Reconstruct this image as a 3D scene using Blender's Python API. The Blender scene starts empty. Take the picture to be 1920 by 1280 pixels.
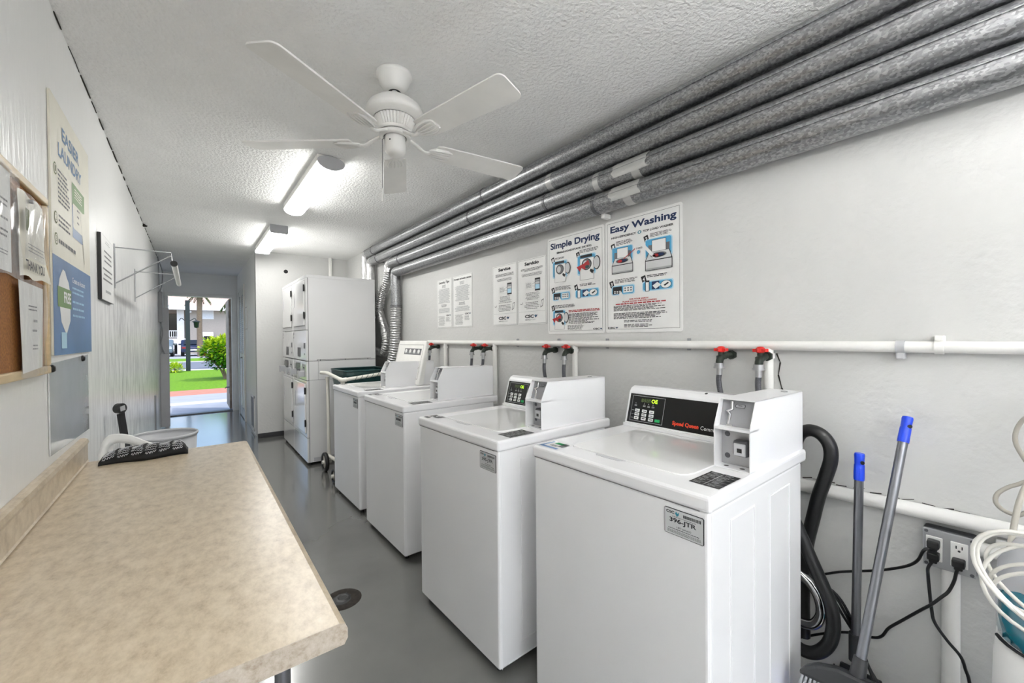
import bpy, bmesh, math, random
from mathutils import Matrix, Vector
random.seed(7)
S = bpy.context.scene
COL = S.collection

# ------------------------------------------------------------------ camera
cam_d = bpy.data.cameras.new('camera'); cam = bpy.data.objects.new('camera', cam_d); COL.objects.link(cam)
YAW, PITCH, ROLL = 0.6608, -0.0099, -0.0078
_cy, _sy, _cp, _sp = math.cos(YAW), math.sin(YAW), math.cos(PITCH), math.sin(PITCH)
_fw = Vector((_sy*_cp, _cy*_cp, _sp)); _r = Vector((_cy, -_sy, 0)); _u = _r.cross(_fw)
_r2 = _r*math.cos(ROLL) + _u*math.sin(ROLL); _u2 = -_r*math.sin(ROLL) + _u*math.cos(ROLL)
mw = Matrix((_r2, _u2, -_fw)).transposed().to_4x4(); mw.translation = Vector((0, 0, 1.2959))
cam.matrix_world = mw
cam_d.sensor_width = 36; cam_d.lens = 771.55/1920*36; cam_d.clip_start = 0.02; cam_d.clip_end = 400
S.camera = cam

# ------------------------------------------------------------------ world, sun, exposure
w = bpy.data.worlds.new('world'); S.world = w; w.use_nodes = True
nt = w.node_tree; nt.nodes.clear()
wo = nt.nodes.new('ShaderNodeOutputWorld'); bg = nt.nodes.new('ShaderNodeBackground'); sky = nt.nodes.new('ShaderNodeTexSky')
sky.sky_type = 'NISHITA'; sky.sun_disc = False; sky.sun_elevation = math.radians(55); sky.sun_rotation = math.radians(200)
sky.air_density = 1.0; sky.dust_density = 2.0
bg.inputs['Strength'].default_value = 0.125
nt.links.new(sky.outputs[0], bg.inputs['Color']); nt.links.new(bg.outputs[0], wo.inputs['Surface'])
sun_d = bpy.data.lights.new('sun', 'SUN'); sun_d.energy = 0.8; sun_d.angle = math.radians(1.0); sun_d.color = (1, .96, .88)
sun = bpy.data.objects.new('sun', sun_d); COL.objects.link(sun)
sun.rotation_euler = Vector((0.45, -0.35, 1.1)).to_track_quat('Z', 'Y').to_euler(); sun.location = (0, 20, 30)
LAMP = 10.5          # radiance of the fluorescent diffusers
S.view_settings.view_transform = 'Standard'; S.view_settings.look = 'None'
S.view_settings.exposure = 1.5; S.view_settings.gamma = 1.0
try: S.view_settings.use_curve_mapping = False
except Exception: pass
S.cycles.use_denoising = True
S.cycles.max_bounces = 10; S.cycles.diffuse_bounces = 6; S.cycles.glossy_bounces = 4
S.cycles.sample_clamp_indirect = 6.0

# ------------------------------------------------------------------ materials
MATS = {}
def srgb(*c):
    return tuple((x/255/12.92 if x/255 <= .04045 else ((x/255+.055)/1.055)**2.4) for x in c) + (1,)
def mat(name, col, rough=.5, metal=0.0, spec=.5, coat=0, noise=None, bump=None, emit=None, alpha=None, trans=0):
    """noise=(scale, amount, detail[, stretch]) tints the colour; bump=(scale, strength, distance, kind)"""
    m = bpy.data.materials.new(name); m.use_nodes = True; n = m.node_tree.nodes; l = m.node_tree.links
    b = n['Principled BSDF']; c = srgb(*col)
    b.inputs['Base Color'].default_value = c; b.inputs['Roughness'].default_value = rough
    b.inputs['Metallic'].default_value = metal; b.inputs['Specular IOR Level'].default_value = spec
    if coat: b.inputs['Coat Weight'].default_value = coat; b.inputs['Coat Roughness'].default_value = .13 if name == 'floor_paint' else .08
    if trans: b.inputs['Transmission Weight'].default_value = trans
    if alpha is not None: b.inputs['Alpha'].default_value = alpha
    tc = n.new('ShaderNodeTexCoord')
    def mapped(stretch):
        if stretch is None: return tc.outputs['Object']
        mp = n.new('ShaderNodeMapping'); mp.inputs['Scale'].default_value = stretch
        l.new(tc.outputs['Object'], mp.inputs['Vector']); return mp.outputs[0]
    if noise is None: noise = (9.0, .05, 3)
    nx = n.new('ShaderNodeTexNoise'); nx.inputs['Scale'].default_value = noise[0]; nx.inputs['Detail'].default_value = noise[2]
    l.new(mapped(noise[3] if len(noise) > 3 else None), nx.inputs['Vector'])
    rp = n.new('ShaderNodeValToRGB'); a = noise[1]
    rp.color_ramp.elements[0].position = .3; rp.color_ramp.elements[1].position = .7
    rp.color_ramp.elements[0].color = tuple(v*(1-a) for v in c[:3])+(1,)
    rp.color_ramp.elements[1].color = tuple(min(1, v*(1+a*.6)) for v in c[:3])+(1,)
    l.new(nx.outputs['Fac'], rp.inputs['Fac']); l.new(rp.outputs['Color'], b.inputs['Base Color'])
    if bump:
        if bump[3] == 'voronoi':
            t = n.new('ShaderNodeTexVoronoi'); t.inputs['Scale'].default_value = bump[0]; out = t.outputs['Distance']
        else:
            t = n.new('ShaderNodeTexNoise'); t.inputs['Scale'].default_value = bump[0]; t.inputs['Detail'].default_value = 4; out = t.outputs['Fac']
        l.new(mapped(bump[4] if len(bump) > 4 else None), t.inputs['Vector'])
        bp = n.new('ShaderNodeBump'); bp.inputs['Strength'].default_value = bump[1]; bp.inputs['Distance'].default_value = bump[2]
        l.new(out, bp.inputs['Height']); l.new(bp.outputs['Normal'], b.inputs['Normal'])
    if emit:
        b.inputs['Emission Color'].default_value = srgb(*emit[0]); b.inputs['Emission Strength'].default_value = emit[1]
    MATS[name] = m
    return m
def speckle_ramp(m, scale, stops, kind='noise', detail=6, stretch=None):
    """replace the colour with a multi-stop procedural pattern"""
    n = m.node_tree.nodes; l = m.node_tree.links; b = n['Principled BSDF']
    tc = n.new('ShaderNodeTexCoord'); v = tc.outputs['Object']
    if stretch:
        mp = n.new('ShaderNodeMapping'); mp.inputs['Scale'].default_value = stretch; l.new(v, mp.inputs['Vector']); v = mp.outputs[0]
    if kind == 'noise':
        t = n.new('ShaderNodeTexNoise'); t.inputs['Scale'].default_value = scale; t.inputs['Detail'].default_value = detail; t.inputs['Roughness'].default_value = .7; o = t.outputs['Fac']
        l.new(v, t.inputs['Vector'])
    else:
        t = n.new('ShaderNodeTexVoronoi'); t.inputs['Scale'].default_value = scale; l.new(v, t.inputs['Vector'])
        sp = n.new('ShaderNodeSeparateColor'); l.new(t.outputs['Color'], sp.inputs[0]); o = sp.outputs[0]
    rp = n.new('ShaderNodeValToRGB'); e = rp.color_ramp.elements
    while len(e) < len(stops): e.new(.5)
    for k, (p, c) in enumerate(stops): e[k].position = p; e[k].color = srgb(*c)
    l.new(o, rp.inputs['Fac']); l.new(rp.outputs['Color'], b.inputs['Base Color'])
    return o, rp

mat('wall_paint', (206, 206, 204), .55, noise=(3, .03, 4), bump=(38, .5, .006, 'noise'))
mat('wall_paint_lit', (245, 245, 243), .5, noise=(3, .03, 4), bump=(60, .3, .004, 'noise'))  # copy of the wall paint with the passage daylight put into its colour
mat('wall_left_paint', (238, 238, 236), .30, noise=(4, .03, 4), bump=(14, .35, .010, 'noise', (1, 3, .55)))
# worn, dirty vertical streaks plus painted-in outdoor reflections, far part of the left wall
m = MATS['wall_left_paint']; n = m.node_tree.nodes; l = m.node_tree.links; b = n['Principled BSDF']
tc = n.new('ShaderNodeTexCoord'); mp = n.new('ShaderNodeMapping'); mp.inputs['Scale'].default_value = (1, 6, .55); l.new(tc.outputs['Object'], mp.inputs['Vector'])
st = n.new('ShaderNodeTexNoise'); st.inputs['Scale'].default_value = 7; st.inputs['Detail'].default_value = 9; st.inputs['Roughness'].default_value = .72; l.new(mp.outputs[0], st.inputs['Vector'])
sx = n.new('ShaderNodeSeparateXYZ'); l.new(tc.outputs['Object'], sx.inputs[0])
my = n.new('ShaderNodeMapRange'); my.inputs['From Min'].default_value = 2.4; my.inputs['From Max'].default_value = 3.6; l.new(sx.outputs['Y'], my.inputs['Value'])
mz = n.new('ShaderNodeMapRange'); mz.inputs['From Min'].default_value = 1.95; mz.inputs['From Max'].default_value = 1.45; l.new(sx.outputs['Z'], mz.inputs['Value'])
mu = n.new('ShaderNodeMath'); mu.operation = 'MULTIPLY'; l.new(my.outputs[0], mu.inputs[0]); l.new(mz.outputs[0], mu.inputs[1])
sr = n.new('ShaderNodeMapRange'); sr.inputs['From Min'].default_value = .44; sr.inputs['From Max'].default_value = .66; l.new(st.outputs['Fac'], sr.inputs['Value'])
mu2 = n.new('ShaderNodeMath'); mu2.operation = 'MULTIPLY'; l.new(mu.outputs[0], mu2.inputs[0]); l.new(sr.outputs[0], mu2.inputs[1])
mu3 = n.new('ShaderNodeMath'); mu3.operation = 'MULTIPLY'; mu3.inputs[1].default_value = .85; l.new(mu2.outputs[0], mu3.inputs[0])
mx = n.new('ShaderNodeMix'); mx.data_type = 'RGBA'; l.new(mu3.outputs[0], mx.inputs['Factor'])
mx.inputs['A'].default_value = srgb(238, 238, 236); mx.inputs['B'].default_value = srgb(92, 92, 94)
l.new(mx.outputs['Result'], b.inputs['Base Color'])

mat('ceiling_texture', (243, 243, 241), .85, noise=(5, .03, 4), bump=(60, .7, .014, 'noise'))
mat('floor_paint', (104, 104, 101), .20, spec=.9, coat=.9, noise=(2.2, .16, 8), bump=(6, .12, .004, 'noise'))
mat('enamel', (242, 242, 243), .22, coat=.3, noise=(2, .02, 2))
mat('enamel_side', (240, 240, 241), .28, noise=(2, .02, 2))
mat('lid_enamel', (240, 240, 239), .12, coat=.6, noise=(2, .02, 2))
mat('dryer_enamel', (226, 226, 226), .16, coat=.4, noise=(2, .02, 2))
mat('seam', (120, 120, 120), .6)
mat('white_plastic', (238, 237, 233), .4)
mat('grey_plastic', (150, 151, 154), .45)
mat('light_grey_plastic', (186, 187, 190), .35)
mat('dark_plastic', (40, 41, 43), .45)
mat('black_plastic', (14, 14, 15), .4)
mat('black_rubber', (20, 20, 21), .38, noise=(40, .3, 4), bump=(60, .3, .002, 'noise'))
mat('black_panel', (13, 14, 15), .25)
mat('blue_plastic', (12, 62, 205), .35)
mat('red_handle', (196, 30, 22), .35)
mat('bronze', (44, 52, 44), .55, .3, noise=(60, .4, 4))
mat('steel', (178, 179, 181), .38, .75)
mat('dark_steel', (100, 101, 104), .35, .8)
mat('handle_tube', (128, 129, 134), .28, .85)
mat('braided_hose', (86, 87, 92), .5, .3, noise=(300, .4, 2))
mat('chrome', (205, 205, 205), .12, 1.0)
mat('pvc', (232, 229, 220), .35)
mat('green_plastic', (14, 58, 58), .4)
mat('paper', (240, 240, 236), .6)
mat('poster_white', (234, 234, 232), .4)
mat('ink', (28, 28, 32), .6); mat('ink_grey', (110, 110, 112), .6); mat('ink_pale', (165, 167, 168), .6)
mat('navy_ink', (22, 44, 86), .6); mat('blue_ink', (76, 158, 200), .55); mat('pale_blue_ink', (176, 214, 232), .55)
mat('red_ink', (176, 34, 38), .6); mat('teal_ink', (44, 130, 150), .55); mat('ink_light', (205, 206, 206), .55)
mat('poster_blue', (84, 124, 172), .35, noise=(3, .25, 3)); mat('title_blue', (70, 116, 158), .5); mat('poster_green', (108, 142, 84), .5)
mat('cream', (225, 221, 205), .45); mat('olive_ink', (96, 104, 52), .6)
mat('cork', (150, 98, 44), .85, noise=(160, .35, 6), bump=(180, .4, .002, 'noise'))
mat('frame_wood', (206, 182, 140), .35, noise=(8, .15, 4, (6, 1, 6)))
mat('orange_red', (232, 62, 28), .5); mat('lcd_green', (150, 200, 40), .5, emit=((150, 220, 30), .9)); mat('lcd_dim', (70, 88, 40), .5)
mat('button', (228, 228, 226), .5); mat('button_green', (20, 150, 84), .5)
mat('laminate', (184, 168, 142), .3, noise=(10, .1, 5)); mat('laminate_edge', (214, 204, 190), .45, noise=(20, .1, 6))
speckle_ramp(MATS['laminate'], 24, [(.24, (150, 132, 108)), (.42, (184, 168, 144)), (.56, (200, 185, 161)), (.78, (214, 201, 180))], detail=12, stretch=(1.6, .9, 1))
speckle_ramp(MATS['laminate_edge'], 70, [(.3, (156, 140, 121)), (.48, (180, 169, 154)), (.7, (196, 187, 175))], detail=5)
mat('galvanised', (150, 151, 153), .32, 1.0, bump=(45, .12, .002, 'noise'))
o, rp = speckle_ramp(MATS['galvanised'], 190, [(.1, (142, 143, 145)), (.5, (160, 161, 163)), (.9, (186, 187, 189))], kind='voronoi', stretch=(1, .6, 1))
mm = MATS['galvanised'].node_tree; mr = mm.nodes.new('ShaderNodeMapRange'); mr.inputs['To Min'].default_value = .28; mr.inputs['To Max'].default_value = .42
mm.links.new(o, mr.inputs['Value']); mm.links.new(mr.outputs[0], mm.nodes['Principled BSDF'].inputs['Roughness'])
mat('foil', (205, 205, 205), .28, 1.0, bump=(28, .9, .012, 'noise'))
mat('foil_tape', (214, 214, 212), .33, .75, bump=(30, .6, .006, 'noise'))
mat('collar_metal', (128, 128, 130), .4, .9)
mat('diffuser', (250, 250, 245), .5, emit=((255, 254, 251), LAMP))
mat('fill_glow', (250, 250, 248), .5, emit=((253, 253, 255), 19.5))
mat('sign_face', (206, 208, 208), .08, coat=.8)
mat('clear_film', (225, 228, 232), .12, coat=1, bump=(9, .8, .03, 'noise', (1, 3, 1)), alpha=.30)
mat('garment_black', (12, 12, 13), .7)
mat('garment_print', (225, 225, 228), .7)
mat('tank_teal', (14, 110, 128), .12, coat=1, noise=(6, .35, 3))
mat('cable_white', (222, 220, 212), .45); mat('cable_beige', (176, 172, 162), .45)
mat('bristle_grey', (150, 152, 156), .6)
mat('black_trim', (52, 52, 54), .5)
mat('rust_dirt', (50, 44, 38), .9, noise=(40, .5, 6))
# outdoors
mat('concrete', (176, 180, 188), .8, noise=(3, .08, 6)); mat('kerb_and_sunlit_concrete', (226, 226, 224), .8, noise=(3, .05, 6))
mat('paver_red', (206, 140, 120), .85, noise=(8, .12, 4)); mat('asphalt', (128, 134, 146), .9, noise=(10, .08, 5))
mat('grass', (120, 172, 22), .9, noise=(14, .28, 8), bump=(60, .8, .03, 'noise'))
mat('stucco', (176, 168, 160), .85); mat('stucco_white', (232, 232, 232), .8); mat('roof_pink', (214, 186, 172), .8, noise=(6, .12, 5))
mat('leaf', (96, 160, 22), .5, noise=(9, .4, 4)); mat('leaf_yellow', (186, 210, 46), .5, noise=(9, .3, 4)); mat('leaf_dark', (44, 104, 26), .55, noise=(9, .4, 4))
mat('palm_leaf', (70, 88, 36), .6, noise=(9, .4, 4)); mat('bark', (128, 112, 96), .9, noise=(14, .3, 5, (1, 1, 5)), bump=(30, .6, .02, 'noise'))
mat('post_dark', (32, 44, 50), .5); mat('window_dark', (40, 44, 50), .15); mat('window_shutter', (222, 226, 232), .6)
mat('car_silver', (128, 146, 152), .25, .4, coat=.8); mat('car_blue', (28, 40, 78), .25, .3, coat=.8); mat('tyre', (22, 22, 23), .8)
mat('tail_light', (150, 24, 28), .3); mat('door_tan', (166, 152, 138), .7, noise=(10, .3, 5)); mat('flower', (206, 70, 40), .6)

# ------------------------------------------------------------------ mesh helpers
def rotm(axis, deg, c=(0, 0, 0)):
    c = Vector(c); return Matrix.Translation(c) @ Matrix.Rotation(math.radians(deg), 4, axis) @ Matrix.Translation(-c)
def smooth_path(pts, n=6):
    """Catmull-Rom through the points"""
    P = [Vector(p) for p in pts]
    if len(P) < 3: return P
    Q = [P[0]*2-P[1]] + P + [P[-1]*2-P[-2]]; out = []
    for i in range(1, len(Q)-2):
        a, b, c, d = Q[i-1:i+3]
        for k in range(n):
            t = k/n
            out.append(.5*((2*b)+(c-a)*t+(2*a-5*b+4*c-d)*t*t+(3*b-a-3*c+d)*t**3))
    out.append(P[-1]); return out
def fillet(pts, r, n=6):
    P = [Vector(p) for p in pts]; out = [P[0]]
    for i in range(1, len(P)-1):
        a = (P[i-1]-P[i]); c = (P[i+1]-P[i]); rr = min(r, a.length*.49, c.length*.49)
        p0 = P[i]+a.normalized()*rr; p1 = P[i]+c.normalized()*rr
        for k in range(n+1):
            t = k/n; out.append(p0*(1-t)**2+P[i]*2*t*(1-t)+p1*t*t)
    out.append(P[-1]); return out
class M:
    def __init__(s): s.v = []; s.f = []; s.m = []; s.s = []
    def add(s, vs, fs, m=0, smooth=False, X=None):
        o = len(s.v)
        for p in vs:
            p = Vector(p); s.v.append(X @ p if X is not None else p)
        for f in fs: s.f.append([i+o for i in f]); s.m.append(m); s.s.append(smooth)
        return s
    def frombm(s, bm, m=0, smooth=False, X=None):
        bm.verts.ensure_lookup_table(); bm.verts.index_update()
        s.add([v.co.copy() for v in bm.verts], [[v.index for v in f.verts] for f in bm.faces], m, smooth, X); bm.free(); return s
    def box(s, a, b, m=0, bevel=0, seg=2, X=None, smooth=False):
        a = Vector(a); b = Vector(b)
        if bevel <= 0:
            x0, y0, z0 = a; x1, y1, z1 = b
            return s.add([(x0,y0,z0),(x1,y0,z0),(x1,y1,z0),(x0,y1,z0),(x0,y0,z1),(x1,y0,z1),(x1,y1,z1),(x0,y1,z1)],
                         [(0,3,2,1),(4,5,6,7),(0,1,5,4),(1,2,6,5),(2,3,7,6),(3,0,4,7)], m, False, X)
        bm = bmesh.new(); bmesh.ops.create_cube(bm, size=1)
        for v in bm.verts: v.co = Vector(((a.x+b.x)/2+v.co.x*(b.x-a.x), (a.y+b.y)/2+v.co.y*(b.y-a.y), (a.z+b.z)/2+v.co.z*(b.z-a.z)))
        bmesh.ops.bevel(bm, geom=list(bm.edges), offset=min(bevel, .49*min(abs(b.x-a.x), abs(b.y-a.y), abs(b.z-a.z))), segments=seg, affect='EDGES', profile=.5)
        return s.frombm(bm, m, smooth, X)
    def tube(s, pts, r, seg=12, m=0, caps=True, closed=False, X=None, smooth=True, flat=1.0):
        P = [Vector(p) for p in pts]; n = len(P); R = r if isinstance(r, (list, tuple)) else [r]*n
        T = []
        for i in range(n):
            if closed: t = P[(i+1) % n]-P[i-1]
            else: t = P[min(i+1, n-1)]-P[max(i-1, 0)]
            T.append(t.normalized() if t.length > 1e-9 else Vector((0, 0, 1)))
        up = Vector((0, 0, 1)) if abs(T[0].z) < .9 else Vector((1, 0, 0))
        N = (up-T[0]*up.dot(T[0])).normalized(); vs = []; fs = []
        for i in range(n):
            if i: N = (N-T[i]*N.dot(T[i])).normalized()
            B = T[i].cross(N)
            for k in range(seg):
                a = 2*math.pi*k/seg; vs.append(P[i]+(N*math.cos(a)*flat+B*math.sin(a))*R[i])
        for i in range(n if closed else n-1):
            j = (i+1) % n
            for k in range(seg):
                q = (k+1) % seg; fs.append((i*seg+k, i*seg+q, j*seg+q, j*seg+k))
        s.add(vs, fs, m, smooth, X)
        if caps and not closed:
            s.add(vs[:seg], [tuple(reversed(range(seg)))], m, False, X); s.add(vs[-seg:], [tuple(range(seg))], m, False, X)
        return s
    def lathe(s, prof, seg=32, m=0, X=None, smooth=True, c=(0, 0, 0)):
        vs = []; fs = []; n = len(prof); c = Vector(c)
        for r, z in prof:
            for k in range(seg):
                a = 2*math.pi*k/seg; vs.append(c+Vector((r*math.cos(a), r*math.sin(a), z)))
        for i in range(n-1):
            for k in range(seg):
                q = (k+1) % seg; fs.append((i*seg+k, i*seg+q, (i+1)*seg+q, (i+1)*seg+k))
        return s.add(vs, fs, m, smooth, X)
    def disc(s, c, r, nrm, m=0, seg=20, X=None, ry=None):
        nrm = Vector(nrm).normalized(); a = nrm.orthogonal().normalized(); b = nrm.cross(a); c = Vector(c)
        return s.add([c+a*r*math.cos(2*math.pi*k/seg)+b*(ry or r)*math.sin(2*math.pi*k/seg) for k in range(seg)], [tuple(range(seg))], m, False, X)
    def extrude(s, poly, d, m=0, X=None, bevel=0):
        """poly: 3-D points of a planar outline, d: thickness vector"""
        d = Vector(d); n = len(poly); P = [Vector(p) for p in poly]
        vs = P+[p+d for p in P]
        fs = [tuple(reversed(range(n))), tuple(range(n, 2*n))]+[(i, (i+1) % n, (i+1) % n+n, i+n) for i in range(n)]
        if bevel:
            bm = bmesh.new(); bv = [bm.verts.new(v) for v in vs]
            for f in fs: bm.faces.new([bv[i] for i in f])
            bmesh.ops.bevel(bm, geom=list(bm.edges), offset=bevel, segments=2, affect='EDGES', profile=.5)
            return s.frombm(bm, m, False, X)
        return s.add(vs, fs, m, False, X)
    def build(s, name, mats, parent=None, world=True, label=None):
        me = bpy.data.meshes.new(name)
        vs = s.v
        if parent is not None and world:
            wm = parent.matrix_basis.copy(); up = parent.parent
            while up is not None: wm = up.matrix_basis @ wm; up = up.parent
            inv = wm.inverted(); vs = [inv @ v for v in vs]
        org = Vector((0, 0, 0))
        if parent is None and vs:      # origin of a one-mesh thing at the middle of its base
            xs = [v.x for v in vs]; ys = [v.y for v in vs]; zs = [v.z for v in vs]
            if world == 'keep': pass
            else:
                org = Vector(((min(xs)+max(xs))/2, (min(ys)+max(ys))/2, min(zs))); vs = [v-org for v in vs]
        me.from_pydata([tuple(v) for v in vs], [], s.f)
        for i, p in enumerate(me.polygons): p.material_index = s.m[i]; p.use_smooth = s.s[i]
        if isinstance(mats, str): mats = [mats]
        for k in mats: me.materials.append(MATS[k])
        bm = bmesh.new(); bm.from_mesh(me); bmesh.ops.recalc_face_normals(bm, faces=bm.faces); bm.to_mesh(me); bm.free()
        o = bpy.data.objects.new(name, me); COL.objects.link(o); o.location = org
        if parent is not None: o.parent = parent
        if label: o['label'] = label
        return o
def thing(name, label, cat, loc=(0, 0, 0), rotz=0, group=None):
    o = bpy.data.objects.new(name, None); COL.objects.link(o); o.empty_display_size = .1
    o.matrix_basis = Matrix.Translation(Vector(loc)) @ Matrix.Rotation(rotz, 4, 'Z')
    o['label'] = label; o['category'] = cat
    if group: o['group'] = group
    return o
def tag(o, label, cat, group=None, kind=None):
    o['label'] = label; o['category'] = cat
    if group: o['group'] = group
    if kind: o['kind'] = kind
    return o
def struct(o):
    o['kind'] = 'structure'; return o

# text -> flat outline, cached
_tc = {}
def glyphs(txt, bold=0.0):
    k = (txt, bold)
    if k not in _tc:
        cu = bpy.data.curves.new('t', 'FONT'); cu.body = txt; cu.size = 1; cu.resolution_u = 3; cu.offset = bold
        ob = bpy.data.objects.new('t', cu); COL.objects.link(ob); dg = bpy.context.evaluated_depsgraph_get()
        me = bpy.data.meshes.new_from_object(ob.evaluated_get(dg))
        vs = [(v.co.x, v.co.y) for v in me.vertices]; fs = [tuple(p.vertices) for p in me.polygons]
        bpy.data.objects.remove(ob); bpy.data.curves.remove(cu); bpy.data.meshes.remove(me)
        _tc[k] = (vs, fs)
    return _tc[k]
class Print:
    """flat printing on a plane: O top-left corner, U right, V down, N out; (w, h) the sheet; coordinates are fractions"""
    def __init__(s, O, U, V, N, w, h):
        s.O, s.U, s.V, s.N, s.w, s.h = Vector(O), Vector(U), Vector(V), Vector(N), w, h; s.me = M(); s.d = .0006
    def p(s, a, b, d=None): return s.O+s.U*(a*s.w)+s.V*(b*s.h)+s.N*(s.d if d is None else d)
    def lay(s, k=1): s.d += .0003*k; return s
    def poly(s, pts, m): s.me.add([s.p(a, b) for a, b in pts], [tuple(range(len(pts)))], m); return s
    def rect(s, a0, b0, a1, b1, m): return s.poly([(a0, b0), (a0, b1), (a1, b1), (a1, b0)], m)
    def rrect(s, a0, b0, a1, b1, r, m):
        ar = r/s.w; br = r/s.h; pts = []
        for ca, cb, t0 in ((a1-ar, b0+br, -90), (a1-ar, b1-br, 0), (a0+ar, b1-br, 90), (a0+ar, b0+br, 180)):
            for k in range(5):
                t = math.radians(t0+22.5*k); pts.append((ca+ar*math.cos(t), cb+br*math.sin(t)))
        return s.poly(pts, m)
    def border(s, a0, b0, a1, b1, t, m):
        ta = t/s.w; tb = t/s.h
        s.rect(a0, b0, a1, b0+tb, m); s.rect(a0, b1-tb, a1, b1, m); s.rect(a0, b0+tb, a0+ta, b1-tb, m); s.rect(a1-ta, b0+tb, a1, b1-tb, m); return s
    def ell(s, a, b, ra, rb, m, n=18): return s.poly([(a+ra*math.cos(2*math.pi*k/n), b+rb*math.sin(2*math.pi*k/n)) for k in range(n)], m)
    def line(s, a0, b0, a1, b1, t, m):
        p = s.p(a0, b0); q = s.p(a1, b1); d = (q-p).normalized(); n = s.N.cross(d)*t/2
        s.me.add([p-n, p+n, q+n, q-n], [(0, 1, 2, 3)], m); return s
    def text(s, txt, a0, b0, a1, b1, m, bold=0.0):
        vs, fs = glyphs(txt, bold)
        if not vs: return s
        x0 = min(v[0] for v in vs); x1 = max(v[0] for v in vs); y0 = min(v[1] for v in vs); y1 = max(v[1] for v in vs)
        s.me.add([s.p(a0+(x-x0)/(x1-x0)*(a1-a0), b1-(y-y0)/(y1-y0)*(b1-b0)) for x, y in vs], fs, m); return s
    def lines(s, a0, b0, a1, b1, n, m, fill=.5, jag=.12, center=False, seed=1):
        """rows of writing too small to read"""
        rg = random.Random(seed); st = (b1-b0)/n
        for k in range(n):
            w_ = (a1-a0)*(1-rg.random()*jag); x = a0+((a1-a0-w_)/2 if center else 0); e = x+w_
            while x < e-.004:
                ww = min(e-x, rg.uniform(.02, .07)); s.rect(x, b0+st*k, x+ww, b0+st*(k+fill), m); x += ww+.009
        return s
    def build(s, name, mats, parent, world=True): return s.me.build(name, mats, parent, world)


# ================================================================== THE ROOM
XL, XR, ZC = -0.3705, 1.8182, 2.4523
YB, YF, YD, XC = -3.1, 6.2835, 9.05, 0.664
struct(M().box((XL-.15, YB-.15, -.12), (XR+.15, YD+.12, 0)).build('floor', 'floor_paint', world='keep'))
struct(M().box((XL-.15, YB-.15, ZC), (XR+.15, YD+.12, ZC+.15)).build('ceiling', 'ceiling_texture', world='keep'))
struct(M().box((XL-.15, YB-.15, 0), (XL, YD, ZC)).build('wall_left', 'wall_left_paint', world='keep'))
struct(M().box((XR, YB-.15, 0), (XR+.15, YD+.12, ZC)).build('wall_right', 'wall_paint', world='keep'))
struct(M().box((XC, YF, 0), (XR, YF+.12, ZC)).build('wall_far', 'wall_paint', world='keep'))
struct(M().box((XC, YF+.12, 0), (XC+.12, YD, ZC)).build('wall_passage', 'wall_paint_lit', world='keep'))
# wall with the open doorway at the end of the passage
DX0, DX1, DZ = -0.315, 0.572, 2.05
struct(M().box((XL-.15, YD, 0), (DX0-.05, YD+.12, ZC)).box((DX1+.05, YD, 0), (XR, YD+.12, ZC)).box((DX0-.05, YD, DZ+.05), (DX1+.05, YD+.12, ZC)).build('wall_doorway', 'wall_paint_lit', world='keep'))
# the wall behind the camera, its unseen opening widened to let in more daylight
struct(M().box((XL, YB-.15, 0), (-.30, YB, ZC)).box((1.75, YB-.15, 0), (XR, YB, ZC)).box((-.30, YB-.15, 2.36), (1.75, YB, ZC)).build('wall_rear', 'wall_paint', world='keep'))
f = struct(M().box((DX0-.05, YD-.02, 0), (DX0, YD+.14, DZ), 0, .004).box((DX1, YD-.02, 0), (DX1+.05, YD+.14, DZ), 0, .004)
           .box((DX0-.05, YD-.02, DZ), (DX1+.05, YD+.14, DZ+.05), 0, .004).build('trim_1', 'white_plastic', world='keep'))
struct(M().box((DX0, YD-.02, 0), (DX1, YD+.13, .018), 0, .003).build('trim_2', 'dark_steel', world='keep'))
struct(M().box((XC, YF-.006, 0), (XR, YF, .062)).build('baseboard_far', 'black_trim', world='keep'))
struct(M().box((XC-.02, 8.62, 0), (XC, 8.70, 2.11)).box((XC-.02, 7.70, 0), (XC, 7.78, 2.11)).box((XC-.02, 7.70, 2.11), (XC, 8.70, 2.17)).build('trim_3', 'white_plastic', world='keep'))
# rough crack line between ceiling and left wall
mk = M(); rg = random.Random(3); yy = .5
while yy < 7.6:
    ln = rg.uniform(.03, .22); mk.tube([(XL+.001, yy, ZC-.002), (XL+.003, yy+ln/2, ZC-.003-rg.random()*.006), (XL+.001, yy+ln, ZC-.002)], rg.uniform(.001, .0045), 5); yy += ln+rg.uniform(0, .12)
mk.lathe([(0, 0), (.02, .004), (.028, .012), (0, .03)], 8, X=Matrix.Translation((XL+.01, 5.45, ZC-.035)))
struct(mk.build('trim_4', 'rust_dirt', world='keep'))

# open entrance door leaf, seen edge on
door = M().box((DX1-.036, YD+.13, .02), (DX1, YD+.98, DZ-.01), 0, .003).build('door_1', 'door_tan', world='keep'); struct(door)
M().box((DX1-.040, YD+.18, .30), (DX1-.036, YD+.20, .42)).box((DX1-.040, YD+.18, 1.0), (DX1-.036, YD+.2, 1.12)).box((DX1-.04, YD+.18, 1.7), (DX1-.036, YD+.2, 1.82)).build('hinge', 'dark_steel', door)
M().tube([(DX1-.036, YD+.16, .42), (DX1-.085, YD+.17, .42), (DX1-.10, YD+.20, .40)], .009, 8).build('door_stop', 'dark_steel', door)
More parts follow.
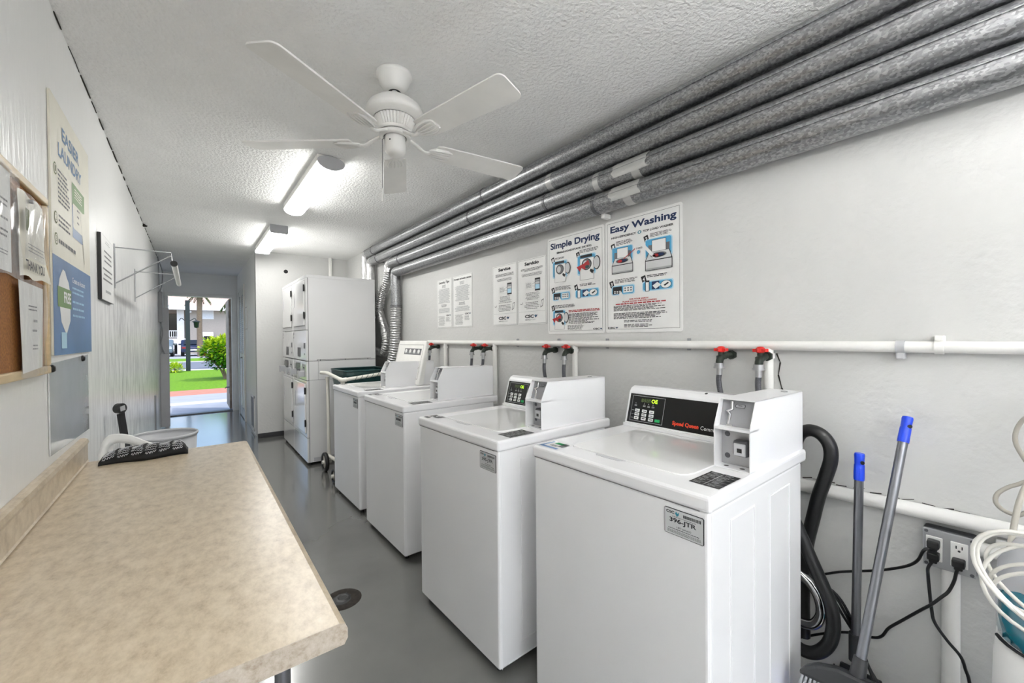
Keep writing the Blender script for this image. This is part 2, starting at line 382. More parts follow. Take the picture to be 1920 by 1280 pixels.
# louvred closet door in the passage wall
d2 = M().box((XC-.012, 7.78, .02), (XC-.001, 7.83, 2.11)).box((XC-.012, 8.57, .02), (XC-.001, 8.62, 2.11)).box((XC-.012, 8.17, .02), (XC-.001, 8.23, 2.11)) \
    .box((XC-.012, 7.78, 2.04), (XC-.001, 8.62, 2.11)).box((XC-.012, 7.78, .02), (XC-.001, 8.62, .16)).box((XC-.012, 7.78, .98), (XC-.001, 8.62, 1.06)).build('door_2', 'white_plastic', world='keep')
struct(d2)
mk = M()
for zz in [.18+.032*k for k in range(58)]:
    if .95 < zz < 1.07: continue
    for ya, yb in ((7.83, 8.17), (8.23, 8.57)):
        mk.add([(XC-.012, ya, zz), (XC-.012, yb, zz), (XC-.001, yb, zz+.026), (XC-.001, ya, zz+.026)], [(0, 1, 2, 3)])
mk.build('louvre_slats', 'light_grey_plastic', d2)
M().tube([(XC-.01, 8.1, 1.0), (XC-.04, 8.1, 1.0)], .012, 10).build('knob', 'steel', d2)

def small_wall_item(name, label, cat): return thing(name, label, cat, (0, 0, 0))
t = thing('air_grille', 'long narrow grey air grille low on the passage wall', 'vent', (XC, 6.8, .04))
M().box((XC-.008, 6.60, .04), (XC, 6.63, .52)).box((XC-.008, 6.97, .04), (XC, 7.0, .52)).box((XC-.008, 6.60, .49), (XC, 7.0, .52)).box((XC-.008, 6.6, .04), (XC, 7.0, .07)).build('frame', 'white_plastic', t)
mk = M()
for k in range(20): mk.box((XC-.006, 6.63, .075+k*.021), (XC-.001, 6.97, .084+k*.021))
mk.build('fins', 'grey_plastic', t)
M().box((XC-.0015, 6.63, .07), (XC, 6.97, .49)).build('backing', 'dark_plastic', t)
t = thing('access_panel', 'thin flat white access cover beside the louvred door', 'panel', (XC, 7.43, 1.44))
M().box((XC-.008, 7.3, 1.44), (XC, 7.57, 1.8), 0, .003).build('cover', 'white_plastic', t)
M().box((XC-.0095, 7.315, 1.455), (XC-.008, 7.555, 1.46)).build('groove', 'ink_grey', t); M().box((XC-.0095, 7.315, 1.78), (XC-.008, 7.555, 1.785)).build('groove', 'ink_grey', t)

# closet corner pipe and hole
tag(M().tube([(1.575, YF-.028, 0), (1.575, YF-.028, ZC)], .024, 14).build('vent_pipe', 'white_plastic', world='keep'), 'white vertical pipe in the far corner above the dryers', 'pipe')
tag(M().disc((1.014, YF-.002, 2.211), .022, (0, -1, 0)).disc((1.014, YF-.001, 2.211), .026, (0, -1, 0)).build('wall_hole', 'black_plastic', world='keep'), 'small round black hole in the white wall above the dryers', 'hole')

# electric boxes and conduit at the passage end of the left wall
t = thing('conduit_run', 'grey metal boxes and wiring running down the wall beside the open doorway', 'electrical conduit', (XL, 8.0, 0))
M().box((XL, 7.62, 1.55), (XL+.045, 7.74, 1.98), 0, .004).build('switch_box', 'grey_plastic', t)
M().box((XL, 7.9, .02), (XL+.10, 8.0, 1.10), 0, .004).build('cover_channel', 'light_grey_plastic', t)
M().box((XL, 8.05, 1.10), (XL+.095, 8.13, 1.78), 0, .004).build('upper_channel', 'light_grey_plastic', t)
M().box((XL+.099, 7.9, .30), (XL+.103, 8.0, .31)).build('joint', 'dark_plastic', t); M().box((XL+.099, 7.9, .92), (XL+.103, 8.0, .93)).build('joint', 'dark_plastic', t)
for pts, r_ in (([(XL+.01, 7.55, 2.44), (XL+.03, 7.6, 2.36), (XL+.05, 7.66, 2.25), (XL+.045, 7.67, 2.12), (XL+.02, 7.68, 1.98)], .007), ([(XL+.01, 7.5, 2.45), (XL+.012, 7.6, 2.3), (XL+.012, 7.66, 1.98)], .006),
                ([(XL+.02, 7.68, 1.55), (XL+.04, 7.7, 1.4), (XL+.02, 7.72, 1.25), (XL+.05, 7.8, 1.1)], .007), ([(XL+.03, 7.66, 1.56), (XL+.015, 7.7, 1.3), (XL+.03, 7.78, 1.12)], .006)):
    M().tube(smooth_path(pts), r_, 8).build('cable', 'grey_plastic', t)
tag(M().box((XL, 6.64, .01), (XL+.012, 6.74, .62), 0, .003).build('wall_strip', 'grey_plastic', world='keep'), 'narrow grey strip fixed low on the left wall behind the bin', 'strip')

# ------------------------------------------------------------------ hanging rail on the left wall
t = thing('clothes_rail', 'wall-mounted white clothes rail on two thin metal brackets', 'rail', (XL, 3.47, 1.6))
for y in (3.47, 4.60):
    b = M().tube([(XL+.004, y, 1.87), (XL+.004, y, 1.63)], .004, 8).tube([(XL+.004, y, 1.865), (XL+.27, y, 1.862), (XL+.275, y, 1.80)], .0035, 8).tube([(XL+.004, y, 1.645), (XL+.272, y, 1.845)], .004, 8)\
        .box((XL, y-.008, 1.855), (XL+.006, y+.008, 1.885)).box((XL, y-.008, 1.615), (XL+.006, y+.008, 1.645)).build('bracket', 'steel', t)
M().tube([(XL+.285, 3.42, 1.785), (XL+.285, 4.66, 1.785)], .017, 16).build('rod', 'white_plastic', t)
M().tube([(XL+.285, 3.405, 1.785), (XL+.285, 3.43, 1.785)], .0185, 16).build('end_cap', 'black_plastic', t)

# ------------------------------------------------------------------ fluorescent fixtures
def wrap_light(y0, y1, label, boxy):
    x0, x1 = .63, .79
    t = thing('ceiling_light', label, 'ceiling light', ((x0+x1)/2, (y0+y1)/2, ZC-.08), group='fluorescent ceiling lights')
    if boxy:
        sec = [(x0+.012, ZC-.072), (x0+.028, ZC-.082), (x1-.028, ZC-.082), (x1-.012, ZC-.072), (x1-.008, ZC-.050), (x0+.008, ZC-.050)]
        cap = [(x0, ZC), (x0, ZC-.075), (x0+.01, ZC-.085), (x1-.01, ZC-.085), (x1, ZC-.075), (x1, ZC)]
    else:
        c = (x0+x1)/2; hw = (x1-x0)/2
        sec = [(c+(hw-.004)*math.cos(a), ZC-.040-.048*abs(math.sin(a))**.8) for a in [math.pi*k/14 for k in range(15)]]
        cap = [(c+(hw+.002)*math.cos(a), ZC-.038+(.050 if math.sin(a) < 0 else .036)*math.sin(a)) for a in [2*math.pi*k/28 for k in range(28)]]
    M().extrude([(x, y0+.012, z) for x, z in sec], (0, y1-y0-.024, 0)).build('diffuser', 'diffuser', t)
    for y in (y0, y1-.012): M().extrude([(x, y, z) for x, z in cap], (0, .012, 0)).build('end_cap', 'light_grey_plastic', t)
    M().box((x0+(.003 if boxy else -.001), y0+.01, ZC-(.052 if boxy else .042)), (x1-(.003 if boxy else -.001), y1-.01, ZC), 0, .002).build('housing', 'white_plastic', t)
wrap_light(2.76, 3.98, 'lit wraparound ceiling light with rounded end caps, nearer the ceiling fan', False)
wrap_light(4.74, 6.0, 'lit boxy ceiling light farther off, above the passage corner', True)
for lx, ly, lb in ((.10, -.82, 'added upward-facing fill light hanging unseen behind the viewpoint, on the counter side'), (1.05, -.82, 'added upward-facing fill light hanging unseen behind the viewpoint, on the washer side'),
                   (.10, -2.3, 'added bare-tube fill light, unseen by the rear opening, on the counter side'), (1.15, -2.3, 'added bare-tube fill light, unseen by the rear opening, on the washer side')):
    t = thing('added_fill_light', lb, 'ceiling light', (lx, ly, ZC-.52), group='added fill lights behind the viewpoint')  # fill light added out of view to brighten the near room
    HZ = ZC-.50
    M().tube([(lx-.05, ly-.6, HZ), (lx-.05, ly+.6, HZ)], .019, 14).build('tube', 'fill_glow', t)
    M().tube([(lx+.05, ly-.6, HZ), (lx+.05, ly+.6, HZ)], .019, 14).build('tube', 'fill_glow', t)
    for y in (ly-.64, ly+.60): M().box((lx-.08, y, HZ-.03), (lx+.08, y+.04, HZ+.03), 0, .004).build('end_bracket', 'white_plastic', t)
    if ly > -2: M().box((lx-.10, ly-.62, HZ-.035), (lx+.10, ly+.62, HZ-.030)).box((lx-.10, ly-.62, HZ-.03), (lx-.097, ly+.62, HZ-.005)).box((lx+.097, ly-.62, HZ-.03), (lx+.10, ly+.62, HZ-.005)).build('reflector_tray', 'white_plastic', t)  # tray added to throw the fill light up at the ceiling
    M().box((lx-.012, ly-.6, HZ+.028), (lx+.012, ly+.6, HZ+.045)).build('spine', 'white_plastic', t)
    for y in (ly-.5, ly+.5): M().tube([(lx, y, HZ+.04), (lx, y, ZC)], .003, 6).build('cord', 'white_plastic', t)

# ------------------------------------------------------------------ ceiling fan
FX, FY = .715, 1.745
t = thing('ceiling_fan', 'white five-blade ceiling fan with a pull chain', 'ceiling fan', (FX, FY, 1.9))
def fl(prof, name, **k):
    return M().lathe([(r, z) for r, z in prof], 40, c=(FX, FY, 0)).build(name, 'white_plastic', t, **k)
fl([(.0, ZC), (.076, ZC), (.078, ZC-.012), (.074, ZC-.018), (.070, ZC-.02), (.064, ZC-.045), (.048, ZC-.068), (.030, ZC-.078), (.026, ZC-.078)], 'canopy')
M().lathe([(.026, ZC-.077), (.0, ZC-.074)], 24, c=(FX, FY, 0)).build('canopy_collar', 'black_plastic', t)
fl([(.0125, ZC-.07), (.0125, 2.34)], 'downrod')
fl([(.0, 2.346), (.03, 2.346), (.05, 2.342), (.085, 2.330), (.112, 2.308), (.122, 2.286), (.124, 2.272), (.118, 2.264), (.100, 2.256), (.090, 2.252)], 'motor_housing')
prof = []
mk = M(); n_ = 36; vs = []; fs = []
for k in range(n_*2):
    a = math.pi*k/n_; rr = 1.0 if k % 2 else .93
    vs += [(FX+.088*rr*math.cos(a), FY+.088*rr*math.sin(a), 2.253), (FX+.066*rr*math.cos(a), FY+.066*rr*math.sin(a), 2.206)]
for k in range(n_*2):
    q = (k+1) % (n_*2); fs.append((2*k, 2*q, 2*q+1, 2*k+1))
mk.add(vs, fs).lathe([(.071, 2.208), (.071, 2.200), (.066, 2.196)], 40, c=(FX, FY, 0)).build('vented_skirt', 'white_plastic', t)
M().lathe([(.06, 2.197), (.056, 2.193), (.0, 2.193)], 32, c=(FX, FY, 0)).build('shadow_gap', 'dark_plastic', t)
fl([(.064, 2.194), (.068, 2.188), (.068, 2.178), (.062, 2.174), (.050, 2.174)], 'flywheel')
hb = fl([(.044, 2.178), (.045, 2.128), (.044, 2.118), (.040, 2.108), (.030, 2.099), (.015, 2.094), (.0, 2.093)], 'switch_housing')
M().disc((FX-.035, FY-.0285, 2.15), .0035, (-.78, -.62, 0), ).build('screw', 'black_plastic', hb)
M().tube([(FX-.046, FY+.014, 2.165), (FX-.052, FY+.014, 2.16), (FX-.053, FY+.014, 1.945)], .0014, 6).build('pull_chain', 'dark_steel', t)
M().lathe([(0, 1.950), (.003, 1.948), (.0035, 1.935), (.006, 1.900), (.005, 1.893), (0, 1.892)], 12, c=(FX-.053, FY+.014, 0)).build('chain_fob', 'white_plastic', t)
for k in range(5):
    ang = -4.0+72*k
    X = Matrix.Translation((FX, FY, 0)) @ Matrix.Rotation(math.radians(ang), 4, 'Z')
    P = Matrix.Translation((0, 0, 2.155)) @ Matrix.Rotation(math.radians(-11), 4, 'X')
    bl = []   # outline of a rounded blade
    L0, L1, W0, W1 = .185, .655, .050, .066
    bl = [(L0, -W0), (L0+.02, -W0-.004)] + [(L0+.02+(L1-.026-L0-.02)*i/6, -(W0+.004+(W1-W0-.004)*i/6)) for i in range(1, 7)]
    bl += [(L1-.026+.026*math.sin(a), -W1+.026*(1-math.cos(a))) for a in [math.pi/2*i/5 for i in range(1, 6)]]
    bl += [(x, -y) for x, y in reversed(bl)]
    M().extrude([(x, y, 0) for x, y in bl], (0, 0, .006), X=X @ P, bevel=.0015).build('blade', 'white_plastic', t)
    mk = M().tube(smooth_path([(.062, 0, 2.183), (.10, 0, 2.165), (.135, 0, 2.146), (.165, 0, 2.150)]), [.011]*19, 10, X=X, flat=.6)
    for yy in (-.030, -.015, 0, .015, .030):
        mk.tube(smooth_path([(.155, yy*.4, -.004), (.185, yy*.95, -.008), (.235, yy*1.15, -.007), (.262, yy*.8, -.003)]), .0045, 6, X=X @ P)
    mk.extrude([(.155, -.012, -.006), (.18, -.034, -.006), (.24, -.038, -.006), (.265, -.02, -.006), (.265, .02, -.006), (.24, .038, -.006), (.18, .034, -.006), (.155, .012, -.006)], (0, 0, .006), X=X @ P)
    mk.build('blade_iron', 'white_plastic', t)

# ------------------------------------------------------------------ exhaust ducts along the right wall
DXW = 1.7505; RD = .0535
def corrugated(path, r, pitch=.022, amp=.006):
    P = smooth_path(path, 8); L = [0]
    for a, b in zip(P, P[1:]): L.append(L[-1]+(b-a).length)
    n = int(L[-1]/pitch*4); Q = []; R = []; j = 0
    for i in range(n+1):
        s_ = L[-1]*i/n
        while j < len(P)-2 and L[j+1] < s_: j += 1
        tt = (s_-L[j])/max(1e-6, L[j+1]-L[j]); Q.append(P[j].lerp(P[j+1], min(1, tt))); R.append(r+amp*(1, 0, -1, 0)[i % 4])
    return Q, R
zs = [2.360, 2.240, 2.127, 2.013]
lab = ['uppermost of four galvanised exhaust ducts, tucked against the ceiling', 'second of the four galvanised ducts counted down from the ceiling',
       'third of the four galvanised ducts down, ending in a drooping silver hose', 'lowest of the four galvanised ducts, dropping to a thick straight silver hose']
ends = [5.26, 5.08, 4.49, 4.30]
coll = [(2.55, 4.93), (2.74, 4.78), (1.86, 4.13), (1.47,)]
for k in range(4):
    t = thing('exhaust_duct', lab[k], 'duct', (DXW, 1.5, zs[k]-RD), group='galvanised dryer exhaust ducts')
    z = zs[k]; ye = ends[k]
    M().tube([(DXW, YB, z), (DXW, ye-.09, z)], RD, 32).box((DXW-RD-.002, YB, z+.012), (DXW-RD+.004, ye-.1, z+.0145)).build('pipe', 'galvanised', t)
    low = 2.0 if k < 2 else (2.03 if k == 2 else 1.94)
    if k < 2: low = 1.55
    M().tube(fillet([(DXW, ye-.10, z), (DXW, ye, z), (DXW, ye, low)], .10, 8), RD*.98, 24).build('elbow', 'foil' if k < 3 else 'galvanised', t, label='crinkled foil-wrapped elbow' if k < 3 else None)
    for y in coll[k]:
        M().tube([(DXW, y, z), (DXW, y+.014, z)], RD+.0035, 32).tube([(DXW, y+.014, z), (DXW, y+.022, z)], RD+.001, 32).build('collar', 'collar_metal', t)
    if k == 1: M().tube([(DXW, 1.80, z), (DXW, 1.845, z)], RD+.0012, 32).build('tape_band', 'foil_tape', t)
    if k == 2:
        M().tube([(DXW, 1.44, z), (DXW, 1.475, z)], RD+.0014, 32).build('tape_band', 'foil_tape', t)
        M().tube([(DXW, 1.19, z), (DXW, 1.235, z)], RD+.0016, 32).build('tape_band', 'foil_tape', t)
    if k == 3: M().tube([(DXW, 1.24, z), (DXW, 1.285, z)], RD+.0016, 32).build('tape_band', 'foil_tape', t)
    if k >= 2:   # a foil patch wrapping the front of the pipe
        y0, y1 = (1.14, 1.34) if k == 2 else (1.19, 1.36); vs = []; fs = []; rg = random.Random(k)
        for i in range(9):
            a = math.radians(100+(i*13)+5)
            for j in range(7):
                y = y0+(y1-y0)*j/6+(rg.uniform(-.012, .012) if i in (0, 8) or j in (0, 6) else 0); r_ = RD+.0022+rg.uniform(0, .0012)
                vs.append((DXW+r_*math.cos(a), y, z+r_*math.sin(a)))
        for i in range(8):
            for j in range(6): fs.append((i*7+j, i*7+j+1, (i+1)*7+j+1, (i+1)*7+j))
        M().add(vs, fs, 0, True).build('foil_patch', 'foil_tape', t)
    if k == 3:
        M().tube([(DXW, 4.30, 1.96), (DXW, 4.30, 1.64)], RD*.98, 28).build('drop_pipe', 'galvanised', t)
        M().tube([(DXW, 4.30, 1.655), (DXW, 4.30, 1.63)], RD+.006, 28).build('clamp', 'collar_metal', t)
        Q, R = corrugated([(DXW, 4.30, 1.64), (DXW-.005, 4.30, 1.45), (DXW-.01, 4.32, 1.2), (DXW-.03, 4.37, 1.0), (DXW-.05, 4.44, .82), (DXW-.06, 4.50, .60), (DXW-.06, 4.52, .45)], .055, .026, .0055)
        M().tube(Q, R, 22).build('flexible_hose', 'foil', t)
        for y in (1.46,): M().box((XR-.055, y-.012, z-.075), (XR-.0008, y+.012, z-.05), 0, .003).build('bracket', 'white_plastic', t)
    if k == 2:
        Q, R = corrugated([(DXW, 4.49, 2.04), (DXW-.01, 4.54, 1.92), (DXW-.02, 4.66, 1.78), (DXW-.03, 4.72, 1.62), (DXW-.03, 4.62, 1.48), (DXW-.03, 4.53, 1.33), (DXW-.03, 4.52, 1.22), (DXW-.03, 4.60, 1.13), (DXW-.03, 4.74, 1.13), (DXW-.03, 4.86, 1.15)], .046, .024, .005)
        M().tube(Q, R, 20).build('flexible_hose', 'foil', t)
        for y in (4.02, 3.5): M().box((XR-.05, y-.006, z-.0595), (XR-.0008, y+.006, z-.052)).build('bracket', 'dark_plastic', t)
    if k == 1:
        for y in (4.72,): M().box((XR-.05, y-.006, z-.0595), (XR-.0008, y+.006, z-.052)).build('bracket', 'dark_plastic', t)

# ------------------------------------------------------------------ water pipe, valves and hoses
t = thing('water_pipe', 'long white-painted pipe running level along the right wall under the posters', 'pipe', (1.79, .7, 1.23))
ZP = 1.256
mk = M().tube([(1.795, YB, ZP), (1.795, 3.62, ZP)], .018, 16)
mk.build('pipe', 'white_plastic', t)
for y in (.660, 1.70, 2.52, 3.28): M().tube([(1.795, y, ZP-.01), (1.795, y, .80)], .0165, 14).tube([(1.795, y, ZP-.03), (1.795, y, ZP-.05)], .021, 14).build('drop', 'white_plastic', t)
for y in (.277,): M().box((1.785, y-.011, 1.216), (1.8174, y+.011, 1.24), 0, .004).tube([(1.795, y-.011, ZP), (1.795, y+.011, ZP)], .0205, 16).build('strap', 'light_grey_plastic', t)
M().tube([(1.795, .18, ZP), (1.795, .20, ZP)], .0215, 16).box((1.79, .178, 1.27), (1.8174, .202, 1.292), 0, .004).tube([(1.785, .19, 1.283), (1.777, .19, 1.283)], .008, 10).build('strap', 'white_plastic', t)
for y in (.997, 1.47, 1.85, 2.26): M().box((1.80, y-.006, ZP-.026), (1.8174, y+.006, ZP+.03), 0, .003).build('clip', 'grey_plastic', t)
vy = [(.818, 'leftmost', 1), (.668, 'near', 1), (1.89, '', 2), (1.719, '', 2), (2.728, '', 3), (2.571, '', 3), (3.45, '', 4)]
vlab = ['red-handled tap above the console of the nearest washer, the one farther from the coin box', 'red-handled tap at the rusty pipe crack, nearest of all the red taps',
        'red-handled tap behind the second-nearest washer, left one of its pair', 'red-handled tap behind the second-nearest washer, right one of its pair',
        'red-handled tap behind the third washer from the front, left of its pair', 'red-handled tap behind the third washer from the front, right of its pair',
        'farthest red-handled tap, beside the tilted white console of the last washer']
hlab = ['braided grey hose dropping behind the nearest black control panel, curving right', 'braided grey hose dropping behind the nearest coin box',
        'braided hose curving down behind the second washer, left of the pair', 'braided hose behind the coin box of the second washer, right of the pair',
        'braided hose behind the third washer, left of its pair', 'braided hose behind the third washer, right of its pair', 'short braided hose beside the farthest tilted console']
for i, (y, _, wn) in enumerate(vy):
    t = thing('water_valve', vlab[i], 'tap', (1.74, y, 1.17), group='red-handled taps above the washers')
    X = Matrix.Translation((0, y, 0))
    M().tube(smooth_path([(1.80 if i not in (1, 3) else 1.776, -.014, 1.215), (1.770, -.009, 1.214), (1.745, -.002, 1.210), (1.728, 0, 1.197), (1.722, 0, 1.178)]), [.013]*8+[.015]*8+[.0145]*9, 14, X=X)\
       .tube([(1.738, 0, 1.21), (1.738, 0, 1.232)], .011, 12, X=X).lathe([(.018, 1.200), (.018, 1.212), (0, 1.22)], 6, c=(1.738, 0, 0), X=X).tube([(1.812 if i not in (1, 3) else 1.776, -.014, 1.215), (1.79 if i not in (1, 3) else 1.764, -.012, 1.215)], .019, 6, X=X).build('body', 'bronze', t)
    pts = []
    for k in range(36):
        a = 2*math.pi*k/36; r_ = .0225+.0055*math.cos(6*a); pts.append((1.738+r_*math.cos(a), r_*math.sin(a), 1.232))
    M().extrude(pts, (0, 0, .012), X=X, bevel=.002).lathe([(.012, 1.228), (.016, 1.234), (.016, 1.246), (.009, 1.252), (0, 1.253)], 18, c=(1.738, 0, 0), X=X).build('handle', 'red_handle', t)
    t = thing('supply_hose', hlab[i], 'hose', (1.70, y, 1.0), group='washer water hoses')
    M().tube([(1.722, 0, 1.184), (1.722, 0, 1.168)], .0185, 12, X=X).tube([(1.722, 0, 1.168), (1.722, 0, 1.162)], .022, 16, X=X).tube([(1.722, 0, 1.162), (1.722, 0, 1.135)], .0115, 14, X=X).build('coupling', 'steel', t)
    dy = (-.035, -.01, -.05, -.03, -.01, -.008, .0)[i]
    M().tube(smooth_path([(1.722, 0, 1.14), (1.721, .002, 1.11), (1.712, dy*.3, 1.06), (1.700, dy, 1.0), (1.69, dy*1.5, .93), (1.69, dy*1.8, .80)]), .0105, 14, X=X).build('hose', 'braided_hose', t)

# cracks and dirt of the wall by the taps
mk = M()
for a, b in (((.640, 1.225), (.627, 1.19)), ((.627, 1.19), (.634, 1.14)), ((.634, 1.14), (.622, 1.09)), ((.622, 1.09), (.612, 1.07)), ((.632, 1.06), (.614, 1.062))):
    mk.tube([(1.817, a[0], a[1]), (1.817, b[0], b[1])], [.003, .0015], 5)
tag(mk.build('wall_crack', 'rust_dirt', world='keep'), 'dark jagged crack in the plaster beside the nearest drop pipe', 'crack')

# ================================================================== POSTERS ON THE RIGHT WALL
PM = ['poster_white', 'ink', 'ink_grey', 'ink_pale', 'navy_ink', 'blue_ink', 'pale_blue_ink', 'red_ink', 'teal_ink', 'ink_light', 'green_plastic']
W_, K_, G_, P_, NV, BL, PB, RD_, TL, LG, GN = range(11)
def sheet(name, label, y_left, y_right, z_top, z_bot, group=None, right=True, x=None, cat='poster', facemat='poster_white', th=.003, r=.012):
    x = (XR if right else XL) if x is None else x; s = -1 if right else 1
    x += s*.0008; t = thing(name, label, cat, (x, (y_left+y_right)/2, z_bot), group=group)
    h = z_top-z_bot; w_ = abs(y_right-y_left); pts = []
    for cy_, cz_, t0 in ((1, 1, 0), (-1, 1, 90), (-1, -1, 180), (1, -1, 270)):
        for k in range(5):
            a = math.radians(t0+22.5*k); pts.append((x, (y_left+y_right)/2+cy_*(w_/2-r)+r*math.cos(a), (z_top+z_bot)/2+cz_*(h/2-r)+r*math.sin(a)))
    M().extrude(pts, (s*th, 0, 0)).build('sheet', facemat, t)
    pr = Print((x+s*th, y_left, z_top), (0, -1 if right else 1, 0), (0, 0, -1), (s, 0, 0), w_, h)
    return t, pr
def csc(pr, a0, b0, a1, b1):
    w_ = a1-a0
    pr.text('CSC', a0, b0, a0+w_*.72, b1, K_, .05)
    h = b1-b0; c = a0+w_*.87
    pr.poly([(c-w_*.11, b0+h*.25), (c-w_*.02, b0), (c+w_*.02, b0+h*.3), (c+w_*.12, b0-h*.05), (c+w_*.1, b0+h*.5), (c, b1), (c-w_*.06, b0+h*.65)], NV)
    pr.lay(); pr.poly([(c-w_*.04, b0+h*.3), (c+w_*.03, b0+h*.3), (c, b0+h*.62)], TL)
def badge(pr, a, b, s, nme):
    pr.poly([(a, b+.012*s), (a+.055*s, b), (a+.075*s, b+.05*s), (a+.05*s, b+.085*s), (a+.02*s, b+.06*s)], K_); pr.lay(); pr.text(nme, a+.024*s, b+.018*s, a+.052*s, b+.05*s, W_, .03); pr.d -= .0003
def washer_pic(pr, a, b, w_, h):
    pr.rrect(a, b, a+w_, b+h*.62, .012, PB); pr.lay(); pr.rrect(a+.02*w_, b+.02*h, a+w_*.96, b+h*.56, .01, BL); pr.lay()
    pr.rect(a+w_*.12, b+h*.2, a+w_*.9, b+h*.42, G_); pr.lay()
    pr.rect(a+w_*.25, b+h*.06, a+w_*.78, b+h*.44, K_); pr.lay(); pr.rect(a+w_*.265, b+h*.07, a+w_*.765, b+h*.43, W_); pr.lay()
    pr.poly([(a+w_*.14, b+h*.42), (a+w_*.9, b+h*.42), (a+w_*1.0, b+h*.68), (a, b+h*.68)], K_); pr.lay(); pr.poly([(a+w_*.16, b+h*.43), (a+w_*.88, b+h*.43), (a+w_*.97, b+h*.67), (a+w_*.03, b+h*.67)], LG)
    pr.rect(a, b+h*.68, a+w_, b+h, K_); pr.lay(); pr.rect(a+.008, b+h*.70, a+w_-.008, b+h*.93, LG); pr.rect(a+.008, b+h*.93, a+w_-.008, b+h*.985, P_)
    pr.ell(a+w_*.5, b+h*.54, w_*.3, h*.085, G_); pr.lay(); pr.ell(a+w_*.5, b+h*.55, w_*.24, h*.065, K_); pr.lay()
    pr.ell(a+w_*.40, b+h*.55, w_*.12, h*.05, RD_); pr.ell(a+w_*.60, b+h*.54, w_*.11, h*.045, NV)
def panel_pic(pr, a, b, w_, h, hands):
    pr.rrect(a, b, a+w_, b+h, .012, PB); pr.lay(); pr.rrect(a+.012, b+h*.1, a+w_-.012, b+h*.9, .01, BL); pr.lay()
    if hands:
        pr.rect(a+w_*.10, b-h*.05, a+w_*.24, b+h*1.0, K_); pr.rect(a+w_*.32, b+h*.1, a+w_*.56, b+h*.86, NV); pr.lay(); pr.rect(a+w_*.12, b+h*.12, a+w_*.22, b+h*.95, W_)
        pr.poly([(a+w_*.34, b+h*.5), (a+w_*.5, b+h*.2), (a+w_*.62, b+h*.5), (a+w_*.44, b+h*.84)], W_)
        pr.ell(a+w_*.77, b+h*.5, w_*.17, h*.38, K_); pr.lay(); pr.ell(a+w_*.77, b+h*.5, w_*.155, h*.34, W_); pr.lay(); pr.poly([(a+w_*.7, b+h*.55), (a+w_*.84, b+h*.3), (a+w_*.86, b+h*.42), (a+w_*.74, b+h*.66)], K_)
    else:
        pr.rect(a+w_*.06, b+h*.12, a+w_*.46, b+h*.88, K_); pr.rect(a+w_*.52, b+h*.18, a+w_*.92, b+h*.80, W_); pr.lay()
        for i in range(3):
            for j in range(2): pr.rect(a+w_*(.12+.11*i), b+h*(.56+.16*j), a+w_*(.19+.11*i), b+h*(.66+.16*j), W_); pr.rect(a+w_*(.57+.12*i), b+h*(.28+.24*j), a+w_*(.64+.12*i), b+h*(.42+.24*j), G_)
        pr.poly([(a+w_*.34, b+h*.9), (a+w_*.42, b+h*.62), (a+w_*.5, b+h*.95), (a+w_*.58, b+h*1.3), (a+w_*.38, b+h*1.3)], W_)
def dryer_pic(pr, a, b, w_, h, clothes):
    pr.rrect(a, b, a+w_*.82, b+h*.8, .012, PB); pr.lay(); pr.rrect(a+.012, b+.01, a+w_*.78, b+h*.74, .01, BL); pr.lay()
    pr.rect(a+w_*.14, b+h*.02, a+w_*.66, b+h*.13, K_); pr.rect(a+w_*.12, b+h*.15, a+w_*.74, b+h, G_); pr.lay(); pr.rect(a+w_*.135, b+h*.16, a+w_*.725, b+h*.99, W_); pr.lay()
    pr.ell(a+w_*.42, b+h*.40, w_*.22, h*.23, K_); pr.lay(); pr.ell(a+w_*.42, b+h*.40, w_*.19, h*.20, G_); pr.lay(); pr.ell(a+w_*.37, b+h*.40, w_*.11, h*.15, LG); pr.lay()
    pr.ell(a+w_*.86, b+h*.40, w_*.15, h*.27, K_); pr.lay(); pr.ell(a+w_*.85, b+h*.40, w_*.125, h*.23, LG)
    if clothes:
        pr.poly([(a-w_*.02, b+h*.45), (a+w_*.3, b+h*.36), (a+w_*.5, b+h*.24), (a+w_*.56, b+h*.42), (a+w_*.34, b+h*.6), (a+w_*.2, b+h*.52), (a+w_*.12, b+h*.66)], RD_); pr.lay(); pr.ell(a+w_*.45, b+h*.5, w_*.09, h*.06, GN)
    pr.poly([(a+w_*.60, b+h*.6), (a+w_*.74, b+h*.68), (a+w_*.68, b+h*.8), (a+w_*.56, b+h*.68)], K_)

t, pr = sheet('laundry_poster', 'large white instruction poster headed Easy Washing, with four washer drawings', 1.483, 1.030, 1.925, 1.318, 'wall posters about washing')
pr.border(.03, .022, .97, .972, .0014, K_); pr.rect(.0, .945, .22, .985, W_); pr.lay()
pr.text('Easy Washing', .075, .052, .935, .128, NV, .032)
pr.text('HIGH-EFFICIENCY', .09, .148, .44, .166, K_, .03); pr.text('TOP LOAD WASHER', .53, .148, .90, .166, K_, .03); pr.ell(.485, .157, .025, .014, TL)
pr.lay(); pr.ell(.485, .157, .012, .007, W_)
badge(pr, .08, .205, 1, '1'); pr.lines(.16, .195, .42, .235, 4, K_, .45, .2, seed=2); pr.lay(2); washer_pic(pr, .10, .245, .30, .235); pr.text('POD', .45, .285, .525, .300, K_); pr.line(.27, .36, .43, .29, .004, RD_); pr.ell(.475, .325, .022, .016, BL)
pr.d = .0009; badge(pr, .535, .195, 1, '2'); pr.lines(.62, .19, .88, .225, 4, K_, .45, .2, seed=3); pr.lay(2); washer_pic(pr, .56, .235, .33, .26); pr.poly([(.53, .29), (.56, .275), (.70, .385), (.67, .40)], W_)
